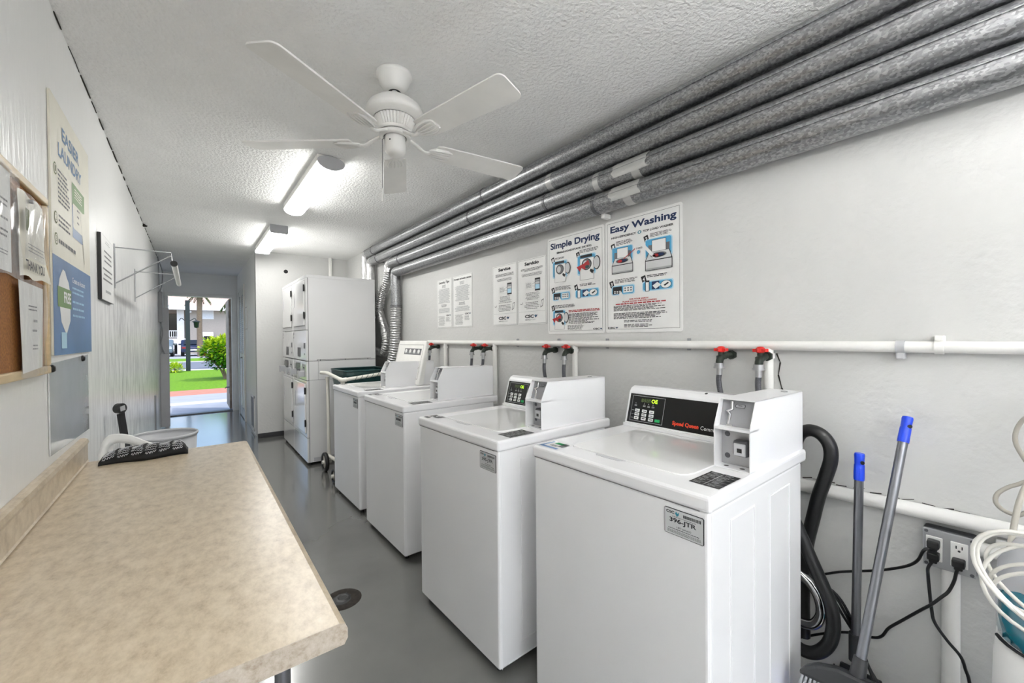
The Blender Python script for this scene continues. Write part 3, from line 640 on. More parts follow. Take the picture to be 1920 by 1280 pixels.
pr.d = .0009; badge(pr, .055, .535, 1, '3'); pr.lines(.14, .53, .47, .568, 4, K_, .45, .2, seed=4); pr.lay(); panel_pic(pr, .09, .585, .33, .085, False)
pr.d = .0009; badge(pr, .50, .525, 1, '4'); pr.lines(.58, .53, .86, .553, 2, K_, .5, .2, seed=5); pr.lay(); panel_pic(pr, .52, .578, .38, .085, True)
pr.d = .0012; pr.text('FOR YOUR SAFETY', .345, .709, .60, .721, RD_, .04); pr.text('PLEASE AVOID THE FOLLOWING', .25, .727, .70, .739, RD_, .04); pr.lines(.15, .746, .82, .758, 1, RD_, .8, 0, True, 6)
pr.lines(.12, .765, .84, .815, 5, K_, .5, .35, seed=7); pr.lines(.12, .83, .84, .885, 5, K_, .5, .25, seed=8); pr.lines(.27, .895, .66, .918, 2, K_, .5, .1, seed=9); pr.lines(.27, .93, .66, .96, 3, K_, .5, .3, seed=10)
csc(pr, .03, .95, .185, .966)
pr.build('printing', PM, t)

t, pr = sheet('laundry_poster', 'white instruction poster headed Simple Drying, with five dryer drawings', 1.952, 1.492, 1.922, 1.316, 'wall posters about washing')
pr.border(.03, .022, .97, .972, .0014, K_); pr.rect(.80, .945, 1.0, .985, W_); pr.lay()
pr.text('Simple Drying', .06, .055, .93, .14, NV, .032); pr.text('SINGLE-LOAD/STACK DRYERS', .18, .155, .80, .175, K_, .03)
badge(pr, .07, .20, 1, '1'); pr.lines(.15, .215, .34, .235, 2, K_, .5, .2, seed=12); pr.lay(); dryer_pic(pr, .10, .25, .34, .22, False)
pr.d = .0009; badge(pr, .535, .20, 1, '2'); pr.lines(.60, .19, .92, .225, 3, K_, .45, .2, seed=13); pr.lay(); dryer_pic(pr, .56, .24, .38, .245, True)
pr.d = .0009; badge(pr, .07, .515, 1, '3'); pr.lines(.15, .515, .45, .555, 4, K_, .45, .2, seed=14); pr.lay(); panel_pic(pr, .10, .572, .33, .085, False)
pr.d = .0009; badge(pr, .50, .515, 1, '4'); pr.lines(.60, .52, .86, .545, 2, K_, .5, .2, seed=15); pr.lay(); panel_pic(pr, .52, .57, .40, .085, True)
pr.d = .0009; badge(pr, .07, .70, 1, '5'); pr.lines(.14, .705, .52, .74, 3, K_, .45, .2, seed=16); pr.lay(); dryer_pic(pr, .10, .755, .30, .20, True)
pr.d = .0012; pr.lines(.40, .765, .93, .79, 2, RD_, .62, .04, seed=17); pr.lines(.40, .80, .93, .905, 10, K_, .5, .4, seed=18); pr.lines(.38, .915, .70, .965, 5, K_, .4, .3, seed=19)
csc(pr, .82, .95, .965, .966)
pr.build('printing', PM, t)

def service(y0, y1, title, seed, label):
    t, pr = sheet('service_sign', label, y0, y1, 1.829, 1.385, 'white service signs', r=.006)
    pr.border(.02, .012, .98, .988, .0012, K_); pr.lay()
    pr.text(title, .26, .045, .76, .10, K_, .05)
    pr.lines(.12, .145, .90, .195, 3, K_, .45, .3, True, seed); pr.lines(.14, .225, .88, .27, 3, G_, .5, .25, True, seed+1)
    pr.rect(.62, .31, .80, .50, K_); pr.lay(); pr.rect(.635, .335, .785, .36, P_); pr.rect(.635, .365, .785, .40, LG); pr.rect(.635, .405, .785, .475, PB); pr.d -= .0003
    pr.border(.28, .36, .60, .47, .0008, P_); pr.lines(.31, .375, .52, .455, 5, G_, .4, .2, seed=seed+2); pr.line(.5, .40, .63, .37, .0015, K_); pr.line(.5, .42, .63, .43, .0015, K_)
    pr.lines(.26, .52, .80, .64, 6, G_, .4, .3, True, seed+3); pr.lines(.24, .665, .78, .78, 5, G_, .4, .3, True, seed+4)
    pr.ell(.13, .67, .05, .022, G_); pr.lay(); pr.ell(.125, .665, .045, .018, W_); pr.d -= .0003
    pr.poly([(.84, .65), (.92, .63), (.88, .74), (.80, .76)], G_); pr.lay(); pr.poly([(.85, .66), (.905, .645), (.87, .73), (.815, .745)], W_); pr.d -= .0003
    pr.rect(.04, .805, .96, .808, P_)
    csc(pr, .26, .855, .70, .905); pr.text('SERVICE', .27, .922, .46, .942, K_, .01); pr.text('WORKS', .47, .922, .63, .942, P_)
    pr.build('printing', PM, t)
service(2.569, 2.273, 'Service', 21, 'white sign headed Service, with a phone drawing, in English')
service(2.261, 1.968, 'Servicio', 31, 'white sign headed Servicio, just right of the English Service sign')
def tips(y0, y1, title, seed, label):
    t, pr = sheet('laundry_tips_sign', label, y0, y1, 1.829, 1.388, 'small white laundry tips signs', r=.004)
    pr.border(.02, .012, .98, .988, .001, K_); pr.lay()
    if title[0] == 'L': pr.text(title, .14, .04, .85, .10, K_, .03)
    else: pr.text(title, .04, .045, .97, .095, K_, .03)
    pr.lines(.35, .12, .62, .185, 4, G_, .4, .2, True, seed); pr.lines(.09, .20, .90, .50, 16, P_, .5, .25, True, seed+1)
    pr.lines(.3, .52, .66, .58, 3, G_, .5, .2, True, seed+2); pr.lines(.1, .60, .88, .70, 5, P_, .5, .2, True, seed+3)
    csc(pr, .63, .735, .93, .765); pr.lines(.08, .76, .55, .96, 12, G_, .35, .3, True, seed+4); pr.lines(.62, .79, .92, .88, 5, G_, .4, .3, False, seed+5)
    pr.build('printing', PM, t)
tips(3.468, 3.196, 'Laundry Tips', 41, 'small sign headed Laundry Tips, leftmost sign on the right wall')
tips(3.168, 2.862, 'Consejos de lavado y secado', 51, 'small Spanish sign headed Consejos de lavado y secado')

# ================================================================== WASHERS
DEC = ['black_panel', 'button', 'button_green', 'orange_red', 'lcd_green', 'lcd_dim', 'ink_pale', 'steel']
def washer(i, x, y, th, yb, tagtxt, label, old=False):
    t = thing('washing_machine', label, 'washing machine', (x, y, 0), th, 'top-loading coin washers along the right wall')
    W, H, HL, D = .651, .9056, .8631, .683
    def B(m_, name, mats, par=None, **k):
        o = m_.build(name, mats, None, world='keep', **k); o.parent = par or t; return o
    B(M().box((.006, .006, .028), (D-.030, W-.006, HL+.004), 0, .010, 3, smooth=False), 'cabinet', 'enamel')
    # recessed / embossed panels pressed in the near and far flanks
    for s_, yo in ((-1, .006), (1, W-.006)):
        mk = M()
        for xa, xb in ((.118, .265), (.378, .535)):
            o = s_*.0018
            mk.box((xa, min(yo, yo+o), .10), (xa+.004, max(yo, yo+o), .815)); mk.box((xb, min(yo, yo+o), .10), (xb+.004, max(yo, yo+o), .815)); mk.box((xa, min(yo, yo+o), .815), (xb+.004, max(yo, yo+o), .819)); mk.box((xa, min(yo, yo+o), .096), (xb+.004, max(yo, yo+o), .10))
        mk.box((.018, min(yo, yo+s_*.001), .03), (.020, max(yo, yo+s_*.001), HL))
        mk.box((.05, min(yo, yo+s_*.002), .036), (.60, max(yo, yo+s_*.002), .040))
        B(mk, 'pressed_seam', 'enamel_side')
    B(M().box((.004, .030, HL-.0005), (D-.03, W-.01, HL+.0015)), 'seam', 'seam')
    B(M().box((0, 0, HL), (D, W, H), 0, .010, 3), 'top_panel', 'enamel')
    for a, b in ((.04, .05), (.04, W-.05), (D-.08, .05), (D-.08, W-.05)): B(M().tube([(a, b, 0), (a, b, .03)], .014, 10), 'foot', 'black_rubber')
    # lid
    lid = [(.092, .53), (.094, .155), (.100, .132), (.116, .118), (.14, .112), (.495, .112), (.497, .545), (.12, .545), (.10, .540)]
    L = B(M().extrude([(a, b, H-.002) for a, b in lid], (0, 0, .0055), bevel=.002), 'lid', 'lid_enamel')
    B(M().extrude([(.091, .43, H+.0002), (.075, .415, H+.0002), (.071, .37, H+.0002), (.075, .325, H+.0002), (.091, .31, H+.0002)], (0, 0, .0012)), 'finger_notch', 'light_grey_plastic', L)
    # decals on the top panel
    pr = Print((.200, .094, H), (0, -1, 0), (-1, 0, 0), (0, 0, 1), .081, .128)
    pr.rect(0, 0, 1, 1, 0); pr.lay()
    for k in range(5): pr.rect(0, k*.2, 1, k*.2+.012, 6)
    pr.rect(.45, 0, .47, 1, 6)
    for r_ in range(5):
        for c_ in range(2): pr.lines(.08+c_*.47, .06+r_*.2, .36+c_*.47, .16+r_*.2, 2, 6, .4, .4, seed=r_*3+c_)
    B(pr.me, 'instruction_decal', DEC)
    pr = Print((.10, .63, H), (0, -1, 0), (-1, 0, 0), (0, 0, 1), .085, .085)
    if i == 1:
        pr.rect(0, 0, 1, 1, 1); pr.lay(); pr.rect(0, .8, 1, .98, 8); pr.rect(0, .1, .12, .9, 8); pr.rect(.3, .1, .8, .35, 2); pr.rect(.7, .1, .98, .6, 9); pr.lines(.3, .5, .7, .7, 2, 0, .5, .2)
    else:
        pr.rect(0, .7, .5, .95, 0); pr.rect(0, .1, .25, .6, 0); pr.ell(.45, .45, .1, .1, 0); pr.ell(.45, .2, .08, .08, 0); pr.rect(.6, .05, 1, .55, 9)
    B(pr.me, 'care_sticker', DEC+['poster_blue', 'ink_grey'])
    # number plate on the front
    o_ = .0055
    B(M().extrude([(o_, b, c) for b, c in ((.124, .845), (.121, .848), (.021, .848), (.018, .845), (.018, .783), (.021, .780), (.121, .780), (.124, .783))], (-.0012, 0, 0)), 'number_plate', 'ink')
    pr = Print((o_-.0012, .1225, .8465), (0, -1, 0), (0, 0, -1), (-1, 0, 0), .103, .065)
    PL = ['sign_face', 'ink', 'teal_ink', 'ink_grey', 'navy_ink']
    pr.rrect(0, 0, 1, 1, .003, 0); pr.lay(); pr.text('CSC', .04, .07, .26, .18, 1, .04)
    pr.poly([(.28, .12), (.33, .06), (.34, .13), (.39, .06), (.38, .18), (.33, .26), (.30, .19)], 2)
    x_ = .50; rg = random.Random(5)
    while x_ < .95: ww = rg.choice((.008, .014, .02)); pr.rect(x_, .10, x_+ww, .22, 1); x_ += ww+.008
    pr.lines(.20, .27, .82, .30, 1, 3, .8, 0, seed=3); (pr.text(tagtxt, .13, .33, .83, .56, 1, .025) if tagtxt else pr.lines(.15, .33, .82, .56, 1, 1, .9, .0, seed=i))
    pr.text('1-877-264-6622', .32, .64, .70, .71, 1, .005); pr.lines(.10, .755, .92, .79, 1, 1, .7, .05, seed=4); pr.lines(.07, .83, .95, .95, 3, 3, .5, .02, seed=6)
    B(pr.me, 'plate_lettering', PL)
    # console
    if not old:
        CP = [(.53, H), (.572, 1.052), (.585, 1.068), (.605, 1.076), (.668, 1.072), (.675, 1.06), (.675, H)]
        con = B(M().extrude([(a, .03+yb, b) for a, b in CP], (0, .609-yb, 0), bevel=.004), 'console', 'enamel')
        B(M().box((.524, .03+yb, H), (.534, .64, H+.014), 0, .002), 'console_base', 'enamel')
        vdir = Vector((.53-.572, 0, H-1.052)).normalized(); ndir = Vector((vdir.z, 0, -vdir.x)); 
        if ndir.x > 0: ndir = -ndir
        top = Vector((.572, .628, 1.052))+vdir*.008
        pr = Print(top, (0, -1, 0), vdir, ndir, .60, .125)
        pr.rect(0, 0, (.594-yb)/.60, 1, 0); pr.lay(); pr.border(.022, .06, .282, .94, .0016, 6)
        pr.text('OE', .178, .14, .225, .27, 4, .02); pr.text('8888', .096, .14, .172, .27, 5, .01)
        for k, a in enumerate((.045, .115, .150, .185)): pr.text('A', a+.004, .30, a+.014, .35, 6); pr.lines(a, .38, a+.022, .44, 2, 6, .5, .1, seed=k)
        for r_ in range(3):
            pr.rect(.03, .57+.13*r_, .05, .585+.13*r_, 6)
            for c_ in range(3): pr.rrect(.056+c_*.058, .52+.13*r_, .094+c_*.058, .62+.13*r_, .002, 1)
        pr.rrect(.222, .78, .262, .88, .002, 2)
        pr.lay()
        for r_ in range(3):
            for c_ in range(3): pr.lines(.062+c_*.058, .555+.13*r_, .088+c_*.058, .585+.13*r_, 1, 0, .8, .2, seed=r_+c_)
        pr.text('Speed Queen', .355, .73, .535, .90, 3, .028); pr.text('Commercial', .548, .755, .70, .87, 1, .0)
        pan = B(pr.me, 'control_panel', DEC, con)
        B(M().disc((.588, .30, 1.0735), .006, (-.5, 0, 1)), 'lock_hole', 'black_plastic', con)
    else:
        CP = [(.50, H), (.585, 1.262), (.59, 1.272), (.605, 1.272), (.615, 1.262), (.56, H)]
        con = B(M().extrude([(a, .06, b) for a, b in CP], (0, .55, 0), bevel=.012), 'console', 'white_plastic')
        vdir = Vector((.50-.585, 0, H-1.262)).normalized(); ndir = Vector((vdir.z, 0, -vdir.x))
        if ndir.x > 0: ndir = -ndir
        pr = Print(Vector((.585, .61, 1.262))+vdir*.01, (0, -1, 0), vdir, ndir, .55, .34)
        pr.border(.05, .04, .95, .9, .003, 9); pr.rect(.3, .14, .9, .30, 9); pr.lay()
        for k in range(4): pr.ell(.36+.15*k, .21, .04, .055, 1)
        pr.ell(.08, .62, .018, .03, 0); pr.ell(.90, .62, .018, .03, 0); pr.lay(); pr.lines(.33, .24, .87, .28, 2, 6, .4, .1)
        B(pr.me, 'control_panel', DEC+['poster_blue', 'ink_grey'], con)
    # coin box: folded sheet with an open stepped front
    x0, x1, y0, y1 = .253, .678, .010+yb, .112+yb
    side = [(x0, H), (x0, 1.028), (.292, 1.107), (x1, 1.103), (x1, H)]
    mk = M().extrude([(a, y0, b) for a, b in side], (0, .003, 0)).extrude([(a, y1-.003, b) for a, b in side], (0, .003, 0))
    mk.extrude([(.292, y0, 1.107), (x1, y0, 1.103), (x1, y0, 1.100), (.292, y0, 1.104)], (0, y1-y0, 0))
    mk.extrude([(x1, y0, H), (x1, y0, 1.103), (x1-.003, y0, 1.103), (x1-.003, y0, H)], (0, y1-y0, 0))
    mk.box((x0, y0, 1.020), (x0+.055, y1, 1.027)).box((x0, y0, H+.001), (x0+.05, y1, H+.004))
    cb = B(mk, 'coin_box', 'enamel_side')
    B(M().extrude([(x0+.030, y0+.003, 1.024), (.310, y0+.003, 1.104), (.314, y0+.003, 1.104), (x0+.034, y0+.003, 1.024)], (0, y1-y0-.006, 0)), 'coin_plate', 'grey_plastic', cb)
    B(M().box((x0+.045, y0+.003, H), (x0+.048, y1-.003, 1.02)), 'back_plate', 'steel', cb)
    for yy_, zz_ in ((y1-.02, 1.0), (y1-.02, .935)): B(M().disc((x0+.0445, yy_, zz_), .008, (-1, 0, 0)), 'bolt', 'dark_steel', cb)
    B(M().box((x0+.012, y0+.012, .945), (x0+.045, y0+.055, .992), 0, .008, 3), 'coin_lock', 'dark_steel', cb)
    B(M().box((x0+.009, y0+.017, .948), (x0+.014, y0+.050, .984), 0, .004, 2).box((x0+.0085, y0+.027, .958), (x0+.0092, y0+.040, .970), 1), 'lock_face', ['light_grey_plastic', 'black_plastic'], cb)
    q = .8
    B(M().tube([(x0+.036, y1-.026, 1.032), (x0+.040, y1-.030, 1.062), (x0+.036, y1-.024, 1.070), (x0+.046, y1-.034, 1.076), (x0+.050, y1-.032, 1.098)], .0045, 8).box((x0+.03, y1-.04, 1.027), (x0+.04, y1-.022, 1.032)), 'coin_slot', 'chrome', cb)
    pr = Print((x0+.051, y1-.042, 1.092), (0, -1, 0), Vector((-.039, 0, -.08)).normalized(), Vector((-.9, 0, .44)), .028, .012)
    pr.rrect(0, 0, 1, 1, .004, 0); pr.lay(); pr.rrect(.05, .1, .95, .9, .003, 2); pr.lay(); pr.lines(.3, .35, .7, .6, 1, 0, .7, .1)
    B(pr.me, 'coin_sticker', ['ink', 'ink', 'grey_plastic'], cb)
    B(M().disc((x0+.02, y0+.03, H+.0045), .007, (0, 0, 1)).disc((x0+.02, y0+.075, H+.0045), .007, (0, 0, 1)), 'drain_hole', 'black_plastic', cb)
    B(M().tube([(.60, y0+.03, 1.100), (.60, y0+.03, 1.108)], .010, 14), 'top_lock', 'chrome', cb)
    return t
washer(1, .979, .4871, .0098, 0, '396-JTR', 'nearest white washer, its black control panel fully in view')
washer(2, .8997, 1.2496, .028, .018, '395-JTR', 'second-nearest white washer, keypad visible left of its coin box')
washer(3, .9502, 2.248, .0146, .040, None, 'third white washer from the front, only its coin box side visible')
washer(4, .9529, 3.0703, .0136, .10, None, 'farthest white washer with a taller tilted white console, beside the laundry cart', True)

# ================================================================== STACK DRYERS
def dryer(y0, label):
    t = thing('stack_dryer', label, 'dryer', (.9164, y0, 0), 0, 'white stacked coin dryers')
    x0, D, H, W = .9164, .7076, 1.9546, .684
    y1 = y0+W
    M().box((x0+.022, y0+.002, .03), (x0+D, y1-.002, .872)).box((x0+.022, y0+.002, .872), (x0+D, y1-.002, 1.066), 0).box((x0+.022, y0+.002, 1.072), (x0+D, y1-.002, 1.925)).build('cabinet', 'dryer_enamel', t)
    M().box((x0, y0, 1.922), (x0+D+.004, y1, H), 0, .005).build('top_panel', 'dryer_enamel', t)
    M().box((x0+.025, y0+.004, 1.066), (x0+D-.002, y1-.004, 1.072)).box((x0+.018, y0+.001, .03), (x0+.023, y0+.003, 1.92)).box((x0+.11, y0+.0008, .875), (x0+.112, y0+.002, 1.066)).box((x0+.02, y0+.0008, .872), (x0+D, y0+.0022, .875)).build('seam', 'seam', t)
    for a, b in ((1.39, 1.921), (1.075, 1.385), (.872, 1.065), (.285, .866), (.03, .280)):
        M().box((x0, y0+.002, a), (x0+.02, y1-.002, b), 0, .004).build({1.39: 'upper_front', 1.075: 'service_panel', .872: 'control_panel', .285: 'lower_front', .03: 'kick_panel'}[a], 'dryer_enamel', t)
    for a, b in ((1.435, 1.895), (.325, .838)):
        d = M().box((x0-.012, y0+.055, a), (x0, y1-.075, b), 0, .006, 3).build('door', 'lid_enamel', t)
        M().box((x0-.0145, y0+.52, (a+b)/2-.02), (x0-.012, y0+.545, (a+b)/2+.14), 0, .001).build('handle', 'light_grey_plastic', d)
        for zz in (a+.07, b-.11): M().box((x0-.016, y0+.042, zz), (x0-.002, y0+.058, zz+.07), 0, .002).build('hinge', 'black_plastic', d)
        M().box((x0-.002, y0+.048, a-.006), (x0+.0005, y1-.07, a-.001)).box((x0-.002, y0+.048, b+.001), (x0+.0005, y1-.07, b+.005)).build('gap', 'seam', d)
    pr = Print((x0, y1, 1.385), (0, -1, 0), (0, 0, -1), (-1, 0, 0), W, .31)
    pr.rect(.35, .58, .60, .90, 9); pr.rect(.82, .42, .92, .60, 9); pr.rect(.84, .76, .90, .82, 9); pr.rect(.03, .05, .09, .14, 9); pr.rect(.03, .2, .09, .27, 9)
    pr.me.build('label_print', DEC+['poster_blue', 'ink_grey'], t)
    pr = Print((x0, y1, 1.060), (0, -1, 0), (0, 0, -1), (-1, 0, 0), W, .185)
    pr.border(.06, .06, .60, .94, .002, 9); pr.rect(.20, .10, .56, .62, 9); pr.rect(.70, .14, .90, .86, 6); pr.lay(); pr.rect(.24, .16, .52, .52, 0); pr.rect(.75, .3, .85, .38, 0); pr.rect(.75, .6, .85, .68, 0); pr.rect(.12, .2, .17, .5, 0)
    pr.me.build('control_print', DEC+['poster_blue', 'ink_grey'], t)
    for ya, nme in ((y0+.09, 'coin_slide'), (y0+.50, 'coin_slide')):
        M().box((x0-.055, ya, .905), (x0, ya+.05, .965), 0, .004).box((x0-.062, ya-.004, .89), (x0-.05, ya+.054, .97), 0, .003).build(nme, 'light_grey_plastic', t)
    M().box((x0+.10, y0-.0015, 1.079), (x0+D-.05, y0+.002, 1.083)).box((x0+.10, y0-.0015, 1.072), (x0+.104, y0+.002, 1.083)).build('side_lip', 'seam', t)
    for a in (.13, .38, .62): M().disc((x0+a, y0-.002, 1.0765), .004, (0, -1, 0)).build('screw', 'black_plastic', t)
    M().box((x0+.06, y0+.0005, .035), (x0+.5, y0+.002, .075)).build('base_strip', 'light_grey_plastic', t)
    for a in (.03, D-.05):
        for b in (y0+.04, y1-.04): M().tube([(x0+a, b, 0), (x0+a, b, .03)], .015, 8).build('foot', 'black_rubber', t)
dryer(4.588, 'nearer white stacked dryer pair, its broad flat side facing the washers')
dryer(5.276, 'farther white stacked dryer pair, next to the far wall')

# ================================================================== LAUNDRY CART between the last washer and the dryers
t = thing('laundry_cart', 'white pipe-frame laundry cart with a dark green basket, behind the farthest washer', 'cart', (1.2, 4.15, 0))
def pv(pts, r=.0165): return M().tube(fillet(pts, .03, 5), r, 14)
X0, X1, Y0, Y1 = 1.045, 1.60, 3.86, 4.40
pv([(X0-.05, 4.34, .965), (X0-.012, 4.26, .965), (X0+.015, Y0, .922), (X1, Y0, .978), (X1, Y1, .965)]).tube([(X0+.012, Y0+.045, .926), (X0+.018, Y0+.004, .923), (X0+.055, Y0, .926)], .0205, 14).build('top_rail', 'pvc', t)
for a, b in ((X0+.03, Y0+.03), (X0+.0, 4.30), (X1-.02, Y0+.03), (X1-.02, Y1-.03)):
    M().tube([(a, b, .925), (a+.005, b, .14)], .0155, 12).tube([(a, b, .925), (a, b, .89)], .0195, 12).build('upright', 'pvc', t)
pv([(X0, 4.30, .15), (X0+.03, Y0+.03, .15), (X1-.02, Y0+.03, .15), (X1-.02, Y1-.03, .15)]).build('lower_rail', 'pvc', t)
bx = [(X0+.07, Y0+.07), (X1-.04, Y0+.05), (X1-.05, Y1), (X0+.05, Y1+.0)]
vs = []; fs = []
for sc, z in ((1, .992), (1.0, .955), (.90, .80), (.8, .56), (.0, .55)):
    cx = sum(p[0] for p in bx)/4; cy = sum(p[1] for p in bx)/4
    for k in range(4):
        a = bx[k]; b = bx[(k+1) % 4]
        for j in range(6):
            px_ = a[0]+(b[0]-a[0])*j/6; py_ = a[1]+(b[1]-a[1])*j/6
            if j == 0: px_ += (cx-px_)*.04; py_ += (cy-py_)*.04
            vs.append((cx+(px_-cx)*sc, cy+(py_-cy)*sc, z))
for i in range(4):
    for k in range(24): q = (k+1) % 24; fs.append((i*24+k, i*24+q, (i+1)*24+q, (i+1)*24+k))
bk = M().add(vs, fs).tube([vs[k] for k in range(24)], .008, 8, closed=True).build('basket', 'green_plastic', t)
mk = M()
for k in range(9):
    x = X0+.13+k*.05; mk.tube([(x+.019*math.sin(a), Y0+.026*math.cos(a), .930+k*.005+.026*math.sin(a)) for a in [2*math.pi*j/14 for j in range(14)]], .0022, 5, closed=True)
mk.build('tie_rings', 'green_plastic', t)
for a, b, r in ((X0-.03, 4.30, .092), (X0-.045, 3.90, .062)):
    Xm = Matrix.Translation((a, b, r)) @ Matrix.Rotation(math.pi/2, 4, 'Y')
    wh = M().lathe([(r*.70, -.014), (r*.93, -.018), (r, -.010), (r, .010), (r*.93, .018), (r*.70, .014)], 30, X=Xm).build('wheel', 'black_rubber', t)
    M().lathe([(0, -.012), (r*.3, -.012), (r*.35, -.006), (r*.72, -.008), (r*.72, .008), (0, .012)], 24, X=Xm).tube([(a-.03, b, r), (a+.06, b, r)], .017, 12).build('hub', 'pvc', wh)

# ================================================================== COUNTER along the left wall
TX0, TX1, TY0, TY1, TZ = XL, .2145, .763, 2.44, .79
t = thing('folding_counter', 'long beige stone-patterned laminate folding counter against the left wall', 'counter', (-.08, 1.6, 0))
sec = [(TX0+.021, TZ), (TX1-.014, TZ), (TX1-.004, TZ-.004), (TX1, TZ-.013), (TX1, TZ-.030), (TX1-.006, TZ-.040), (TX0+.001, TZ-.040), (TX0+.001, TZ+.0)]
pl = [(a, b) for a, b in sec]
M().extrude([(a, TY0+.0015, b) for a, b in pl], (0, TY1-TY0-.0015, 0)).build('worktop', 'laminate', t)
M().extrude([(a, TY0, b) for a, b in pl], (0, .0014, 0)).build('end_trim', 'laminate_edge', t, label='paler speckled end strip')
bs = [(TX0+.001, TZ), (TX0+.022, TZ), (TX0+.026, TZ+.006), (TX0+.022, TZ+.010), (TX0+.022, TZ+.074), (TX0+.026, TZ+.086), (TX0+.022, TZ+.098), (TX0+.012, TZ+.102), (TX0+.001, TZ+.102)]
M().extrude([(a, TY0, b) for a, b in bs], (0, TY1-TY0, 0)).build('backsplash', 'laminate', t)
for a, b in ((TX1-.085, TY0+.13), (TX1-.085, TY1-.10), (TX0+.08, TY0+.13), (TX0+.08, TY1-.10)): M().tube([(a, b, 0), (a, b, TZ-.04)], .014, 14).tube([(a, b, TZ-.046), (a, b, TZ-.04)], .035, 16).tube([(a, b, 0), (a, b, .03)], .018, 12).build('leg', 'handle_tube', t)

# black garment with white lettering, folded on the far end
t = thing('folded_garment', 'crumpled black cloth bag with rows of white script, on the counter end', 'cloth', (-.17, 2.40, TZ))
def gz(u, v):
    prof = (.010+.030*math.sin(math.pi*min(1, max(0, v)))**.6)*(0.55+.45*min(1, u*2.4))
    return prof*(1+.07*math.sin(u*19+v*7)+.06*math.sin(u*41-v*9))*(1 if u < .97 else .6)
vs = []; fs = []; NU, NV_ = 60, 16
for i in range(NU+1):
    for j in range(NV_+1):
        u = i/NU; v = j/NV_
        x = -.305+.285*u; y = 2.325+(.115+.03*math.sin(u*4+.6))*v+.012*math.sin(u*9)*(1-v)
        e = min(u, 1-u)*10; e2 = min(1, e)**.5
        vs.append((x, y, TZ+.003+gz(u, v)*e2+(.010 if 0 < j < NV_ else 0)))
for i in range(NU):
    for j in range(NV_): a = i*(NV_+1)+j; fs.append((a, a+NV_+1, a+NV_+2, a+1))
b0 = len(vs)
for i in range(NU+1):
    for j in (0, NV_):
        p = vs[i*(NV_+1)+j]; vs.append((p[0], p[1], TZ+.0005))
for i in range(NU):
    fs.append((i*(NV_+1), b0+2*i, b0+2*i+2, (i+1)*(NV_+1))); fs.append((i*(NV_+1)+NV_, (i+1)*(NV_+1)+NV_, b0+2*i+3, b0+2*i+1)); fs.append((b0+2*i, b0+2*i+1, b0+2*i+3, b0+2*i+2))
g = M().add(vs, fs, 0, True).build('cloth', 'garment_black', t)
mk = M(); rg = random.Random(4)
def gp(u, v):
    i = min(NU-1, int(u*NU)); j = min(NV_-1, int(v*NV_)); fu = u*NU-i; fv = v*NV_-j
    A, B_, C, D_ = (Vector(vs[i*(NV_+1)+j]), Vector(vs[(i+1)*(NV_+1)+j]), Vector(vs[i*(NV_+1)+j+1]), Vector(vs[(i+1)*(NV_+1)+j+1]))
    return A*(1-fu)*(1-fv)+B_*fu*(1-fv)+C*(1-fu)*fv+D_*fu*fv+Vector((0, -.001, .0012))
for r_ in range(7):
    v = .04+.085*r_; u = .03+rg.random()*.03
    while u < .93:
        ln = .12; pts = []
        for k in range(15):
            uu = u+ln*k/14; pts.append(gp(min(.98, uu), max(.01, v+.018*math.sin(k*1.9)+.03*(k/14))))
        mk.tube(pts, .0012, 4); u += ln+.035
mk.build('script_print', 'garment_print', t)

# white plastic chair behind the counter
t = thing('plastic_chair', 'white plastic garden chair, only its rounded slatted back above the counter', 'chair', (-.16, 2.78, 0))
P0 = (-.335, 2.62); mk = M()
outer = [(-.345, .44), (-.350, .62), (-.347, .76), (-.335, .825), (-.315, .850), (-.285, .855), (-.245, .845), (-.205, .822), (-.165, .798), (-.11, .780), (-.05, .775), (-.035, .74), (-.03, .60), (-.028, .44)]
yb_ = lambda z: 2.56+(z-.44)*.28
Po = smooth_path([(x, 0, z) for x, z in outer], 5); cen = Vector((-.18, 0, .50)); vs = []; fs = []
for q_ in Po:
    d_ = (cen-q_); d_ = Vector((d_.x, 0, d_.z*(1 if q_.z > .6 else .2))).normalized(); wi = .044
    for off, dy in ((0, -.008), (0, .008), (wi, .012), (wi, -.004)):
        r_ = q_+d_*off; vs.append((r_.x, yb_(r_.z)+dy, r_.z))
for i_ in range(len(Po)-1):
    for k in range(4): fs.append((i_*4+k, i_*4+(k+1) % 4, i_*4+4+(k+1) % 4, i_*4+4+k))
mk.add(vs, fs, 0, True).build('back_frame', 'white_plastic', t)
for x, zt in ((-.305, .83), (-.265, .83), (-.225, .81), (-.185, .79), (-.145, .775), (-.105, .765), (-.07, .76)): M().box((x-.008, 0, -.5), (x+.008, .006, .5), 0, .002, X=Matrix.Translation((0, yb_((.45+zt)/2), (.45+zt)/2)) @ Matrix.Rotation(-math.atan(.28), 4, 'X') @ Matrix.Scale((zt-.45), 4, (0, 0, 1))).build('back_slat', 'white_plastic', t)
M().box((-.35, 2.56, .42), (-.02, 2.98, .445), 0, .010, 3).build('seat', 'white_plastic', t)
for a, b, c, d in ((-.34, 2.57, -.355, 2.54), (-.03, 2.57, -.01, 2.54), (-.34, 2.96, -.350, 2.99), (-.03, 2.96, -.01, 2.99)): M().tube([(a, b, .43), (c, d, 0)], [.02, .014], 10).build('leg', 'white_plastic', t)

